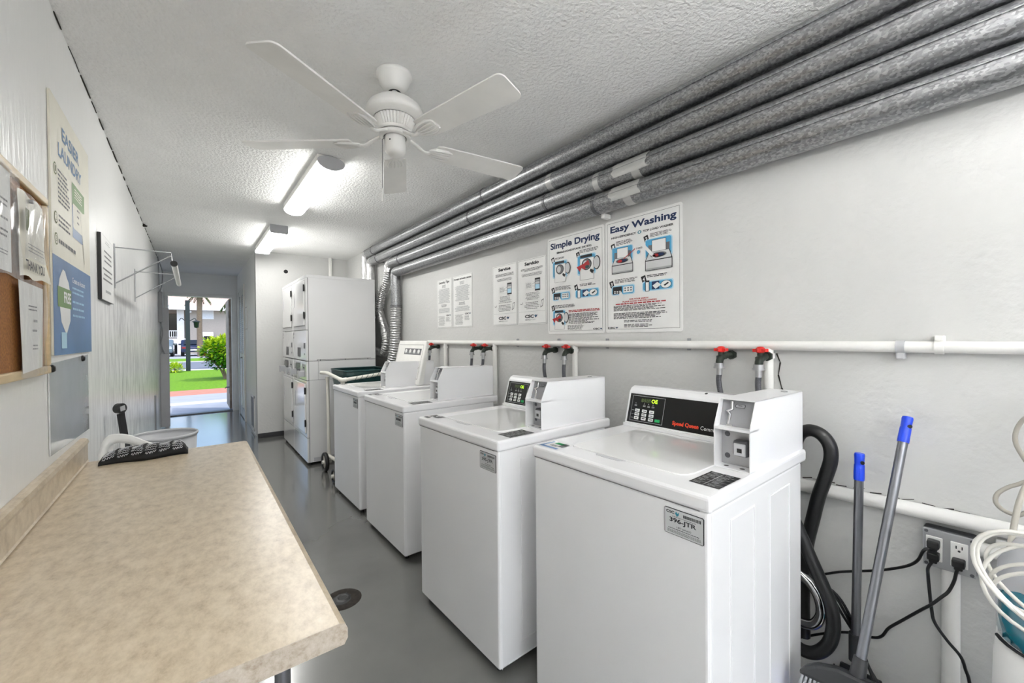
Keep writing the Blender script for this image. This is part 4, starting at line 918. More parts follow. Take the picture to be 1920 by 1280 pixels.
# round grey bin and the tool handle leaning in it
t = thing('round_bin', 'round open light grey plastic bin on the floor beyond the counter', 'bin', (-.15, 3.98, 0))
M().lathe([(0, .02), (.165, .02), (.19, .60), (.188, .60), (.160, .035), (0, .035)], 48, c=(-.168, 3.93, 0)).build('body', 'light_grey_plastic', t)
M().lathe([(.186, .590), (.196, .594), (.199, .602), (.198, .612), (.192, .615), (.187, .610), (.186, .60)], 48, c=(-.168, 3.93, 0)).build('rim', 'light_grey_plastic', t)
M().lathe([(0, .0), (.16, .0), (.168, .02), (0, .02)], 40, c=(-.168, 3.93, 0)).build('base', 'light_grey_plastic', t)
t = thing('tool_handle', 'dark grey flat tool handle with a hanging eye, leaning near the left wall', 'handle', (-.29, 3.1, 0))
a = Vector((-.312, 3.05, .930)); b = Vector((-.232, 3.20, .0)); d = (b-a)
nn = Vector((.75, -.62, 0)); w2 = d.normalized().cross(nn).normalized()
mk = M(); Q = []
for s_, ww in ((.03, .017), (.5, .018), (1, .02)):
    c = a+d*s_; Q += [c-w2*ww+nn*.006, c+w2*ww+nn*.006, c+w2*ww-nn*.006, c-w2*ww-nn*.006]
fs = [(0, 1, 2, 3), (8, 9, 10, 11)]
for i in range(2):
    for k in range(4): q = (k+1) % 4; fs.append((i*4+k, i*4+q, (i+1)*4+q, (i+1)*4+k))
mk.add(Q, fs).build('shaft', 'dark_plastic', t)
M().tube([a+nn*.014, a-nn*.014], .027, 24).build('eye', 'dark_plastic', t)
M().extrude([a+nn*.0145+w2*u_*.013+d.normalized()*v_*.013 for u_, v_ in ((-1, -1), (1, -1), (1, 1), (-1, 1))], nn*.003).build('eye_hole', 'light_grey_plastic', t)

# ================================================================== LEFT WALL BOARDS AND POSTERS
t = thing('cork_board', 'cork notice board in a light wood frame on the left wall', 'notice board', (XL, 1.4, 1.18))
CY0, CY1, CZ0, CZ1 = .96, 1.905, 1.195, 1.738
M().box((XL, CY0+.015, CZ0+.015), (XL+.012, CY1-.015, CZ1-.015)).build('cork', 'cork', t)
for a, b in (((XL, CY0, CZ1-.024), (XL+.022, CY1, CZ1)), ((XL, CY0, CZ0), (XL+.022, CY1, CZ0+.024)), ((XL, CY0, CZ0+.024), (XL+.022, CY0+.024, CZ1-.024)), ((XL, CY1-.024, CZ0+.024), (XL+.022, CY1, CZ1-.024))): M().box(a, b, 0, .005, 3).build('frame_rail', 'frame_wood', t)
def curled(y0, y1, z0, z1, x, amp, nu=12, nv=16, seed=0, corner=0):
    rg = random.Random(seed); vs = []; fs = []; ph = [rg.uniform(0, 6) for _ in range(4)]
    for i in range(nu+1):
        for j in range(nv+1):
            u = i/nu; v = j/nv
            xx = x+amp*(.5+.5*math.sin(u*7+ph[0]+v*2))*(.4+.6*v)+amp*.5*math.sin(u*15+v*6+ph[1])*.5+corner*max(0, u+v-1.2)**2
            vs.append((xx, y0+(y1-y0)*u+.004*math.sin(v*9+ph[2]), z1-(z1-z0)*v+.004*math.sin(u*11+ph[3])))
    for i in range(nu):
        for j in range(nv): a = i*(nv+1)+j; fs.append((a, a+1, a+nv+2, a+nv+1))
    return vs, fs
PL = ['paper', 'ink', 'ink_grey', 'olive_ink', 'cream']
xp = XL+.027
t = thing('plastic_sleeve', 'notice in a crinkled clear sleeve at the left picture edge, top of cork board', 'notice', (XL+.012, 1.5, 1.45))
M().box((xp-.004, 1.40, 1.475), (xp-.003, 1.655, 1.735)).build('paper_sheet', 'paper', t)
pr = Print((xp-.003, 1.40, 1.735), (0, 1, 0), (0, 0, -1), (1, 0, 0), .255, .26)
pr.lines(.1, .30, .93, .40, 2, 1, .4, .2); pr.lines(.1, .48, .93, .52, 1, 2, .6, .2); pr.lines(.1, .60, .93, .70, 2, 1, .4, .3); pr.lines(.1, .8, .9, .86, 2, 2, .4, .1); pr.me.build('writing', PL, t)
vs, fs = curled(1.38, 1.70, 1.462, 1.745, xp, .006, 18, 18, 2); M().add(vs, fs, 0, True).build('clear_sleeve', 'clear_film', t)
t = thing('thank_you_note', 'cream paper notice ending THANK YOU pinned at the cork board top right', 'notice', (XL+.012, 1.8, 1.45))
vs, fs = curled(1.71, 1.945, 1.478, 1.715, xp-.002, .003, 12, 12, 5, .02); M().add(vs, fs, 0, True).build('paper_sheet', 'cream', t)
pr = Print((xp+.0055, 1.71, 1.715), (0, 1, 0), (0, 0, -1), (1, 0, 0), .235, .237)
pr.rect(.10, .20, .24, .46, 3); pr.lines(.18, .60, .90, .72, 3, 2, .3, .2, seed=3); pr.text('THANK YOU', .08, .80, .86, .92, 1, .02); pr.me.build('writing', PL, t)
M().tube([(xp, 1.80, 1.70), (xp+.008, 1.80, 1.70)], .006, 10).build('pin', 'grey_plastic', t)
vs, fs = curled(1.715, 1.94, 1.53, 1.712, xp+.006, .006, 18, 14, 8); M().add(vs, fs, 0, True).build('clear_sleeve', 'clear_film', t)
t = thing('plastic_sleeve', 'notice in a long creased clear sleeve at the bottom right of the cork board', 'notice', (XL+.012, 1.8, 1.2))
M().add([(xp-.004, 1.71, 1.465), (xp-.004, 1.945, 1.46), (xp-.004, 1.925, 1.215), (xp-.004, 1.735, 1.205)], [(0, 1, 2, 3)]).build('paper_sheet', 'paper', t)
pr = Print((xp-.0036, 1.71, 1.46), (0, 1, 0), (0, 0, -1), (1, 0, 0), .23, .25)
pr.lines(.35, .24, .72, .32, 2, 1, .4, .2, seed=3); pr.lines(.55, .40, .72, .44, 1, 2, .8, .2, seed=4); pr.lines(.5, .52, .72, .55, 1, 2, .8, .2, seed=5); pr.lines(.5, .70, .72, .78, 2, 2, .4, .2, seed=7); pr.me.build('writing', PL, t)
vs, fs = curled(1.695, 1.96, 1.196, 1.472, xp, .010, 22, 22, 11); M().add(vs, fs, 0, True).build('clear_sleeve', 'clear_film', t)

def shrink(t):
    k = .935
    for o in t.children:
        for v in o.data.vertices:
            y = t.location.y+v.co.y; z = t.location.z+v.co.z; v.co.y = y*k-t.location.y; v.co.z = 1.2959+(z-1.2959)*k-t.location.z
for o_ in list(COL.objects):
    if o_.name.startswith(('plastic_sleeve', 'thank_you_note')): shrink(o_)
PE = ['cream', 'title_blue', 'ink_grey', 'poster_green', 'poster_blue', 'ink', 'poster_white', 'olive_ink', 'pale_blue_ink', 'ink_pale']
t, pr = sheet('easier_laundry_poster', 'tall poster headed EASIER LAUNDRY with a blue lower half, on the left wall', 2.02, 2.665, 2.135, 1.247, right=False, th=.006, facemat='cream', r=.004)
pr.text('EASIER', .245, .074, .685, .130, 1, .03); pr.text('LAUNDRY', .155, .156, .75, .210, 1, .03)
for k, (b, nme) in enumerate(((.278, '1'), (.466, '2'), (.549, '3'))):
    pr.d = .0006; pr.ell(.085, b, .036, .024, 7); pr.lay(); pr.ell(.085, b, .027, .018, 0); pr.lay(); pr.text(nme, .072, b-.012, .096, b+.012, 7)
pr.d = .0006
pr.lines(.14, .265, .42, .405, 8, 2, .45, .25, seed=2); pr.lines(.14, .445, .44, .50, 3, 2, .45, .25, seed=3); pr.lines(.14, .542, .56, .562, 1, 2, .8, .05, seed=4)
pr.rect(.472, .245, .83, .345, 3); pr.rect(.472, .345, .83, .487, 4); pr.lay(); pr.lines(.54, .262, .78, .31, 4, 0, .45, .2, seed=5); pr.rrect(.49, .335, .78, .445, .01, 0); pr.lay(); pr.lines(.60, .345, .68, .43, 3, 2, .3, .4, seed=9)
pr.poly([(.69, .345), (.85, .325), (.86, .50), (.80, .575)], 0); pr.line(.69, .345, .80, .575, .002, 2); pr.lay()
pr.d = .0006; pr.rect(0, .615, 1, 1, 4); pr.lay()
pr.poly([(.10, .75), (.13, .70), (.17, .675), (.21, .655), (.26, .66), (.30, .685), (.34, .70), (.38, .75), (.37, .86), (.27, .92), (.16, .87)], 6); pr.lay()
pr.rect(.085, .73, .40, .81, 3); pr.lay(); pr.text('FREE', .22, .745, .385, .79, 6, .03)
pr.text('Create an Account', .43, .668, .80, .692, 6, .02); pr.lines(.43, .71, .78, .75, 2, 8, .4, .2, seed=7); pr.lines(.43, .77, .78, .86, 3, 8, .3, .3, seed=8)
pr.rect(.15, .91, .27, .975, 8)
pr.build('printing', PE, t)
t = thing('glossy_sign', 'glossy blank-looking white sign held by two black pins, above the counter', 'sign', (XL, 2.2, .92))
M().extrude([(XL+.001, 1.97, 1.222), (XL+.001, 2.60, 1.235), (XL+.001, 2.60, .905), (XL+.001, 1.97, .922)], (.0035, 0, 0)).build('panel', 'sign_face', t)
for y, z in ((1.995, 1.205), (2.47, 1.222)): M().lathe([(0, .0), (.012, .0), (.013, .004), (.009, .010), (0, .011)], 18, X=Matrix.Translation((XL+.004, y, z)) @ Matrix.Rotation(math.pi/2, 4, 'Y')).build('pin', 'black_plastic', t)
t, pr = sheet('small_notice', 'small grey-white printed notice with a black edge, beside the clothes rail', 2.90, 3.30, 1.842, 1.505, right=False, th=.014, r=.003, facemat='black_plastic', cat='notice')
pr.rect(.02, .005, 1, .995, 6); pr.lay(); pr.lines(.3, .06, .7, .12, 2, 9, .4, .3, True, 2); pr.lines(.2, .22, .85, .45, 3, 2, .35, .3, True, 3); pr.lines(.1, .5, .9, .74, 3, 2, .35, .3, True, 4); pr.lines(.25, .83, .8, .88, 1, 9, .8, .3, True, 5)
pr.build('printing', PE, t)

# ================================================================== RIGHT WALL, NEAR END: outlet, conduit, cords
t = thing('conduit_pipe', 'white-painted conduit pipe along the right wall at socket height', 'pipe', (1.79, .3, .7))
M().tube([(1.795, -.6, .752), (1.795, .12, .745), (1.795, .62, .735), (1.795, 1.3, .73)], .0225, 16).build('upper_pipe', 'white_plastic', t)
M().tube([(1.797, .109, .672), (1.797, -.4, .676)], .017, 14).tube([(1.797, .108, .672), (1.797, .085, .672)], .0205, 14).box((1.797, .058, .668), (1.8177, .078, .712), 0, .003).build('side_pipe', 'white_plastic', t)
M().tube([(1.797, .165, .588), (1.797, .165, 0)], .020, 14).build('down_pipe', 'white_plastic', t)
mk = M(); rg = random.Random(9); y = .60
while y > -.1:
    mk.tube([(1.8175, y, .757+rg.uniform(0, .006)), (1.817, y-.03, .760+rg.uniform(0, .010))], rg.uniform(.0008, .0022), 5); y -= rg.uniform(.03, .05)
tag(mk.build('paint_crack', 'rust_dirt', world='keep'), 'thin broken crack line above the conduit pipe on the right wall', 'crack')
OY, OZ = .167, .648
t = thing('socket_box', 'galvanised double socket box on the right wall with three black plugs', 'socket', (1.79, OY, OZ-.06))
M().box((1.772, OY-.056, OZ-.058), (1.8177, OY+.056, OZ+.058), 0, .008, 3).build('box', 'dark_steel', t)
M().box((1.766, OY-.055, OZ-.057), (1.772, OY+.055, OZ+.057), 0, .0025).build('cover_plate', 'steel', t)
for dy in (.030, -.0215):
    r = M().box((1.7625, OY+dy-.0175, OZ-.036), (1.767, OY+dy+.0175, OZ+.036), 0, .0015).build('outlet', 'white_plastic', t)
    mk = M()
    for dz in (.018, -.018):
        for e in (-.006, .006): mk.box((1.7619, OY+dy+e-.0013, OZ+dz+.000), (1.7626, OY+dy+e+.0013, OZ+dz+.009))
        mk.disc((1.7619, OY+dy, OZ+dz-.006), .0030, (-1, 0, 0))
    mk.build('slots', 'black_plastic', r)
for a, b in ((-.047, .049), (.047, .049), (-.047, -.049), (.047, -.049)): M().tube([(1.766, OY+a, OZ+b), (1.7635, OY+a, OZ+b)], .0045, 12).build('screw', 'dark_steel', t)
def cord(label, py_, pz_, pts, up=True):
    t = thing('power_cord', label, 'power cord', (1.76, py_, pz_), group='black power cords')
    M().box((1.733, py_-.0135, pz_-.010), (1.7615, py_+.0135, pz_+.012), 0, .004, 2).box((1.738, py_-.009, pz_-.019), (1.756, py_+.009, pz_-.008), 0, .003).build('plug', 'black_plastic', t)
    M().tube(smooth_path([(1.747, py_, pz_-.012)]+pts, 6), .0042, 10).build('cable', 'black_rubber', t)
cord('black power cord from the top left plug, running level toward the washer', .197, .666, [(1.728, .214, .648), (1.750, .230, .604), (1.772, .252, .571), (1.79, .286, .540), (1.795, .338, .507), (1.798, .394, .479), (1.80, .439, .455), (1.80, .485, .426), (1.79, .55, .39), (1.77, .62, .33), (1.76, .7, .1)])
cord('black power cord from the lower left plug, hanging straight then off the frame', .197, .630, [(1.75, .208, .590), (1.765, .210, .560), (1.765, .207, .517), (1.765, .202, .458), (1.762, .195, .424), (1.760, .169, .386), (1.760, .142, .355), (1.765, .132, .318), (1.77, .124, .276), (1.77, .11, .12), (1.76, .05, .01)])
cord('black power cord from the right plug, sloping down left behind the broom', .1455, .630, [(1.752, .150, .600), (1.765, .156, .566), (1.762, .167, .532), (1.755, .181, .511), (1.750, .202, .480), (1.765, .226, .445), (1.79, .272, .377), (1.797, .305, .331), (1.797, .322, .295), (1.795, .345, .278), (1.80, .40, .26), (1.80, .47, .22), (1.80, .60, .12)])

# black vacuum hose behind the nearest washer
t = thing('vacuum_hose', 'thick black rubber hose looping beside the nearest washer', 'hose', (1.74, .49, .2))
M().tube(smooth_path([(1.75, .560, .80), (1.748, .556, .88), (1.745, .541, .932), (1.742, .510, .955), (1.74, .475, .948), (1.74, .450, .915), (1.74, .446, .865), (1.74, .461, .800), (1.74, .481, .727), (1.74, .497, .646), (1.74, .513, .563), (1.74, .525, .465), (1.745, .53, .36), (1.75, .53, .2)], 6), .0215, 18).build('upper_hose', 'black_rubber', t)
M().tube(smooth_path([(1.66, .535, .66), (1.66, .505, .591), (1.66, .479, .528), (1.66, .446, .453), (1.66, .424, .392), (1.66, .419, .324), (1.66, .434, .262), (1.66, .470, .215), (1.66, .515, .205), (1.66, .56, .24)], 6), .0205, 18).build('lower_hose', 'black_rubber', t)
M().tube(smooth_path([(1.72, .54, .44), (1.72, .500, .415), (1.72, .474, .375), (1.72, .468, .32), (1.72, .49, .275), (1.72, .53, .26)], 6), .017, 16).build('metal_tube', 'chrome', t)
for k, off in enumerate((0, .012, -.010)):
    M().tube(smooth_path([(1.73, .54, .44+off), (1.74, .45+off, .41), (1.75, .40+off, .33), (1.76, .37, .24+off), (1.74, .30+off, .12), (1.72, .24, .03)], 6), .0045, 8).build('wire', 'black_rubber', t)

# broom and dustpan on poles
t = thing('dustpan', 'upright dustpan on a grey pole with a blue grip, left of the broom', 'dustpan', (1.62, .40, 0))
A = Vector((1.735, .367, .905)); B = Vector((1.715, .374, .24)); d = (B-A)
M().tube([A+d*.13, B], .0125, 18).build('pole', 'handle_tube', t)
def grip(A, d, r, L, t):
    dn = d.normalized(); P = [A, A+dn*.006, A+dn*.02, A+dn*L*.36, A+dn*L*.40, A+dn*L*.44, A+dn*L*.9, A+dn*L]
    g = M().tube(P, [r*.93, r*1.06, r*1.0, r*.98, r*.94, r*1.04, r*1.10, r*1.06], 20).build('grip', 'blue_plastic', t)
    side = Vector((-.80, -.55, 0)); q = A+dn*.028
    M().tube([q+side*r*.85+Vector((.0, -.003, 0)), q+side*r*1.04+Vector((0, -.003, 0))], .006, 12).build('hang_hole', 'black_plastic', g)
grip(A, d, .0135, .088, t)
M().tube([B+Vector((0, 0, .07)), B+Vector((0, 0, -.02))], .017, 14).extrude([(1.780, .32, .15), (1.780, .43, .15), (1.79, .45, .01), (1.79, .30, .01)], (.010, 0, 0), bevel=.003).extrude([(1.785, .30, .13), (1.72, .30, .06), (1.70, .29, .01), (1.79, .29, .01)], (0, .005, 0)).extrude([(1.785, .445, .13), (1.72, .445, .06), (1.70, .455, .01), (1.79, .455, .01)], (0, .005, 0)).tube([(1.715, .374, .23), (1.75, .374, .14)], .012, 10).build('pan', 'dark_plastic', t)
M().box((1.695, .292, .005), (1.79, .455, .010)).tube([(1.695, .292, .010), (1.695, .455, .010)], .006, 8).build('lip', 'blue_plastic', t)
t = thing('broom', 'broom with a blue-tipped grey pole leaning on the right wall, grey bristles down', 'broom', (1.55, .33, 0))
A = Vector((1.775, .257, 1.036)); B = Vector((1.52, .320, .345)); d = B-A
M().tube([A+d*.09, B], .0125, 18).build('pole', 'handle_tube', t)
grip(A, d, .0135, .082, t)
hd = Vector((.10, -.99, .0)).normalized(); dn = d.normalized(); dep = hd.cross(dn).normalized()
mk = M().tube([B-dn*.012, B+dn*.06], [.0165, .021], 18)
c = B+dn*.036; q = []
top = [(-.045, 0), (-.095, .016), (-.124, .040), (-.130, .062), (.130, .062), (.124, .040), (.095, .016), (.045, 0)]
mk.extrude([c+hd*a+dn*b-dep*.024 for a, b in top], dep*.048, bevel=.010).build('head', 'dark_plastic', t)
mk = M(); rg = random.Random(6)
for r_ in range(4):
    for k in range(24):
        s_ = -.118+.236*k/23; o = c+hd*s_+dn*.058+dep*(-.015+.01*r_)
        e = c+hd*(s_*1.08+rg.uniform(-.006, .006))+dn*(.185+rg.uniform(-.01, .005))+dep*(-.03+.02*r_)
        e.z = max(e.z, .012); mk.tube([o, o.lerp(e, .5)+Vector((0, 0, rg.uniform(-.002, .002))), e], [.0042, .0036, .0026], 6)
mk.build('bristles', 'bristle_grey', t)

# upright carpet cleaner at the right edge
t = thing('carpet_cleaner', 'white upright carpet cleaner with a teal tank, cut by the right frame edge', 'vacuum cleaner', (1.60, -.05, 0))
cx, cy = 1.60, -.045
def ring(rx, ry, z, n=28, lean=0): return [(cx+rx*math.cos(2*math.pi*k/n)+lean, cy+ry*math.sin(2*math.pi*k/n), z) for k in range(n)]
def loft(rings, m=0):
    vs = []; fs = []; n = len(rings[0])
    for r in rings: vs += r
    for i in range(len(rings)-1):
        for k in range(n): q = (k+1) % n; fs.append((i*n+k, i*n+q, (i+1)*n+q, (i+1)*n+k))
    fs.append(tuple(reversed(range(n)))); fs.append(tuple(range((len(rings)-1)*n, len(rings)*n)))
    return M().add(vs, fs, m, True)
loft([ring(.115, .115, .12), ring(.125, .120, .16), ring(.125, .120, .40), ring(.120, .118, .50), ring(.112, .112, .56)]).build('body', 'white_plastic', t)
loft([ring(.113, .112, .545), ring(.113, .113, .60), ring(.106, .110, .655), ring(.085, .095, .68)]).build('tank', 'tank_teal', t)
loft([ring(.10, .114, .56, lean=.02), ring(.10, .116, .62, lean=.02), ring(.095, .113, .72, lean=.02), ring(.06, .085, .78, lean=.02), ring(.03, .04, .80, lean=.02)]).build('upper_body', 'light_grey_plastic', t)
M().tube([(cx+.117*math.cos(a)-.002, cy+.116*math.sin(a), .553) for a in [math.pi*.6+math.pi*.9*k/16 for k in range(17)]], .004, 6).build('tank_seam', 'black_plastic', t)
loft([ring(.16, .17, .0), ring(.17, .18, .03), ring(.16, .17, .09), ring(.12, .125, .13)]).build('foot', 'tank_teal', t)
M().tube([(cx+.04, cy, .78), (cx+.12, cy, 1.15)], .018, 14).build('handle', 'cable_beige', t)
mk = M()
for k in range(6):
    rr = .104+.006*k
    mk.tube([(cx-.128-.005*k+.022*math.sin(a+k), cy+.008+rr*math.cos(a+.12*k), .722+.004*k-(.062+.011*k)*math.sin(a+.3*(k % 2))+.03*math.cos(a)*(k % 3-1)*.6) for a in [2*math.pi*j/36 for j in range(36)]], .0042, 8, closed=True)
mk.build('cable_coil', 'cable_white', t)
M().tube(smooth_path([(1.70, -.04, 1.10), (1.735, .012, 1.085), (1.75, .036, 1.050), (1.75, .042, 1.005), (1.75, .025, .958), (1.73, .005, .93), (1.70, .03, .907), (1.70, .052, .890), (1.70, .070, .868), (1.70, .074, .845), (1.70, .062, .827), (1.70, .038, .820), (1.70, .02, .835)], 6), .0052, 10).build('loose_cable', 'cable_beige', t)
M().tube(smooth_path([(1.70, .0, .95), (1.69, .022, .905), (1.67, .034, .86), (1.65, .042, .80), (1.62, .048, .74)], 6), .0062, 10).build('feed_cable', 'cable_beige', t)

# drain and floor patches
t = thing('floor_drain', 'dirty round hole in the grey floor beside the counter corner', 'drain', (.59, 2.13, 0))
M().lathe([(0, .0012), (.045, .0014), (.07, .003), (.088, .0015), (.09, 0)], 22, c=(.575, 2.13, 0)).build('rim', 'rust_dirt', t)
M().disc((.57, 2.13, .0018), .045, (0, 0, 1)).lathe([(.02, .002), (.03, .006), (.04, .002)], 7, c=(.58, 2.14, 0)).build('hole', 'black_plastic', t)

# ================================================================== OUTSIDE THE DOORWAY
GZ = -.10
def ground(name, y0, y1, m, z=GZ, x0=-30, x1=40): return struct(M().box((x0, y0, z-.2), (x1, y1, z)).build(name, m, world='keep'))
ground('ground_patio', YD+.12, 11.05, 'concrete', GZ+.03); ground('ground_sunlit_band', 11.05, 11.5, 'kerb_and_sunlit_concrete', GZ+.03)  # pale band: sunlight between roof shade put into the ground colour
ground('ground_walk', 11.5, 12.9, 'concrete', GZ+.03); ground('ground_kerb', 12.9, 14.2, 'paver_red', GZ+.03)
ground('ground_lawn', 14.2, 23.5, 'grass', GZ+.02); ground('ground_kerbstone', 23.5, 24.3, 'kerb_and_sunlit_concrete', GZ+.03)
ground('ground_road', 24.3, 33.0, 'asphalt'); ground('ground_kerbstone', 33.0, 33.7, 'kerb_and_sunlit_concrete', GZ+.02)
ground('ground_verge', 33.7, 39.0, 'grass', GZ+.02); ground('ground_parking', 39.0, 90, 'concrete')
ground('ground_yard', -30, YB-.16, 'concrete', GZ+.03)
# the building across the road
BY = 52.0
def sc(v): return v*BY/30
t = thing('apartment_building', 'two-storey grey stucco apartment block with white balcony posts across the road', 'building', (4, BY, GZ))
EZ = 4.55
M().box((-.45, BY, GZ), (16, BY+9, EZ)).box((-14, BY+2.4, GZ), (-.45, BY+9, EZ)).build('wall', 'stucco', t)
M().extrude([(-15, BY-.8, EZ), (-15, BY+10, EZ), (-15, BY+4.6, EZ+2.0)], (33, 0, 0)).build('roof', 'roof_pink', t)
M().box((-15, BY-.9, EZ-.32), (18, BY-.78, EZ+.06)).build('fascia', 'stucco_white', t)
M().box((-14, BY, GZ+1.02), (-.45, BY+2.4, GZ+1.4+.15)).build('balcony_slab', 'stucco_white', t)
for x in (-1.15, -5.2, -9.2): M().box((x, BY-.05, GZ), (x+.55, BY+.35, EZ-.3)).build('post', 'stucco_white', t)
for x0_, x1_, nme in ((-5.0, -1.15, 'balcony_railing'), (-9, -5.2, 'balcony_railing')):
    mk = M().box((x0_, BY, 2.15), (x1_, BY+.06, 2.24)).box((x0_, BY, 1.55), (x1_, BY+.06, 1.62))
    k = x0_
    while k < x1_: mk.box((k, BY+.01, 1.55), (k+.05, BY+.05, 2.2)); k += .17
    mk.build(nme, 'stucco_white', t)
M().box((-5.4, BY+2.38, 1.6), (-1.2, BY+2.41, 4.0)).box((-5.4, BY+2.38, GZ), (-1.2, BY+2.41, 1.0)).build('porch_opening', 'window_dark', t)
for x0_, x1_, z0_, z1_, a in ((.82, 1.72, 3.45, 4.30, 0), (2.95, 3.9, 3.45, 4.3, 0), (.95, 1.62, .85, 1.75, 1), (2.95, 3.8, .85, 1.75, 1)):
    wdw = M().box((x0_-.06, BY-.05, z0_-.06), (x1_+.06, BY+.01, z1_+.06)).build('window', 'stucco_white', t)
    M().box((x0_, BY-.07, z0_), (x1_, BY-.04, z1_)).build('pane', 'window_dark' if a else 'window_shutter', wdw)
    if a: M().extrude([(x0_-.1, BY-.05, z1_+.35), (x0_-.1, BY-.75, z1_-.02), (x0_-.1, BY-.75, z1_-.08), (x0_-.1, BY-.05, z1_+.25)], (x1_-x0_+.2, 0, 0)).build('awning', 'stucco_white', wdw)
M().lathe([(0, 0), (.12, .03), (.16, .12), (.12, .22), (0, .26)], 14, c=(-.15, BY-.5, 3.95)).tube([(-.15, BY, 4.3), (-.15, BY-.5, 4.2)], .03, 8).build('flood_lamp', 'stucco_white', t)

def car(label, x, y, m, back):
    t = thing('car', label, 'car', (x, y, GZ), group='parked cars across the road')
    W2 = .88; rw = .31
    prof = [(-2.15, .35), (-2.2, .62), (-2.1, .88), (-1.35, .98), (-.75, 1.40), (.55, 1.44), (1.45, 1.02), (2.1, .95), (2.2, .6), (2.12, .32)]
    if not back: prof = [(-p, q) for p, q in reversed(prof)]
    M().extrude([(x-W2, y+p, GZ+q) for p, q in prof], (2*W2, 0, 0), bevel=.09).build('body', m, t)
    e = 1 if back else -1
    M().extrude([(x-W2*.82, y-e*1.40, GZ+1.0), (x+W2*.82, y-e*1.40, GZ+1.0), (x+W2*.72, y-e*.80, GZ+1.36), (x-W2*.72, y-e*.80, GZ+1.36)], (0, -e*.03, .02)).build('windscreen', 'window_dark', t)
    for s_ in (-1, 1): M().extrude([(x+s_*(W2+.004), y-.7, GZ+1.33), (x+s_*(W2+.004), y+.5, GZ+1.35), (x+s_*(W2+.004), y+1.2, GZ+1.02), (x+s_*(W2+.004), y-1.2, GZ+1.0)], (s_*.004, 0, 0)).build('side_window', 'window_dark', t)
    for a in (-1.32, 1.32):
        for s_ in (-1, 1):
            wh = M().tube([(x+s_*(W2-.20), y+a, GZ+rw), (x+s_*(W2+.01), y+a, GZ+rw)], rw, 22).build('wheel', 'tyre', t)
            M().tube([(x+s_*(W2+.01), y+a, GZ+rw), (x+s_*(W2+.02), y+a, GZ+rw)], rw*.6, 16).build('rim', 'steel', wh)
    for s_ in (-1, 1):
        M().box((x+s_*.66-.15, y-2.20, GZ+.66), (x+s_*.66+.15, y-2.12, GZ+.80), 0, .02).build('tail_light' if back else 'headlight', 'tail_light' if back else 'window_shutter', t)
        M().box((x+s_*(W2+.09)-.09, y-e*.9, GZ+.95), (x+s_*(W2+.09)+.09, y-e*.8, GZ+1.09), 0, .03).build('mirror', m, t)
    M().box((x-.25, y-2.19, GZ+.48), (x+.25, y-2.15, GZ+.6)).build('licence_plate', 'white_plastic', t)
car('pale grey-green parked car seen head on, under the balcony', -2.15, 46.6, 'car_silver', False)
car('dark blue parked car with red tail lights, beside the palm trunk', .12, 46.6, 'car_blue', True)

def leaf_quad(vs, fs, p, d, up, L, Wd):
    s_ = d.cross(up).normalized()*Wd/2; i = len(vs)
    vs += [p, p+d*L*.45+s_, p+d*L+up*(-.05*L), p+d*L*.45-s_]; fs.append((i, i+1, i+2, i+3))
def foliage(cx, cy, cz, rx, ry, rz, n, L, Wd, seed, shell=.6):
    rg = random.Random(seed); vs = []; fs = []
    for _ in range(n):
        while True:
            p = Vector((rg.uniform(-1, 1), rg.uniform(-1, 1), rg.uniform(-1, 1)))
            if shell < p.length < 1: break
        lump = 1+.16*math.sin(p.x*7+seed)*math.cos(p.z*6+seed)
        q = Vector((cx+p.x*rx*lump, cy+p.y*ry*lump, cz+p.z*rz*lump))
        d = (p+Vector((rg.uniform(-.8, .8), rg.uniform(-.8, .8), rg.uniform(-.3, .9)))).normalized()
        leaf_quad(vs, fs, q, d, Vector((rg.uniform(-.3, .3), rg.uniform(-.3, .3), 1)).normalized(), L*rg.uniform(.7, 1.2), Wd)
    return M().add(vs, fs)
t = thing('garden_bush', 'big yellow-green leafy bush on the lawn right outside the doorway', 'bush', (.95, 17.6, GZ))
for i, (dx_, dz_) in enumerate(((0, 0), (.12, .05), (-.12, .06), (.2, -.02), (-.2, 0), (.05, .1))): M().tube(smooth_path([(.98+dx_*.4, 17.6, GZ), (.98+dx_, 17.55, GZ+.35), (.98+dx_*2.6, 17.5, GZ+.8+dz_)]), [.035]*6+[.028]*7, 8).build('stem', 'bark', t)
foliage(1.0, 17.6, GZ+.98, .80, .75, .42, 1900, .15, .085, 3, .5).build('foliage', 'leaf', t)
foliage(1.0, 17.45, GZ+1.16, .78, .65, .36, 900, .15, .09, 8, .7).build('bright_foliage', 'leaf_yellow', t, label='yellow-green young leaves')
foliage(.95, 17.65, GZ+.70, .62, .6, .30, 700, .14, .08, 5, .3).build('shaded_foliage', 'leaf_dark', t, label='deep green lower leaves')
foliage(.36, 17.5, GZ+.80, .14, .2, .16, 40, .09, .05, 13, .2).build('flowers', 'flower', t)
t = thing('small_shrub', 'small low yellow-green shrub on the lawn left of the lamp post', 'shrub', (-.6, 22.6, GZ))
foliage(-.60, 22.6, GZ+.20, .27, .25, .20, 380, .16, .05, 21, .2).build('foliage', 'leaf_yellow', t); M().tube([(-.6, 22.6, GZ), (-.6, 22.6, GZ+.2)], .03, 6).build('stem', 'bark', t)
t = thing('lamp_post', 'dark green lamp post standing on the lawn outside', 'lamp post', (-.12, 23.2, GZ))
M().box((-.225, 23.12, GZ), (-.065, 23.28, 3.05), 0, .02).build('post', 'post_dark', t)
M().tube(smooth_path([(-.24, 23.2, 2.15), (-.36, 23.2, 2.25), (-.44, 23.2, 2.15)]), .015, 8).build('side_hook', 'post_dark', t)
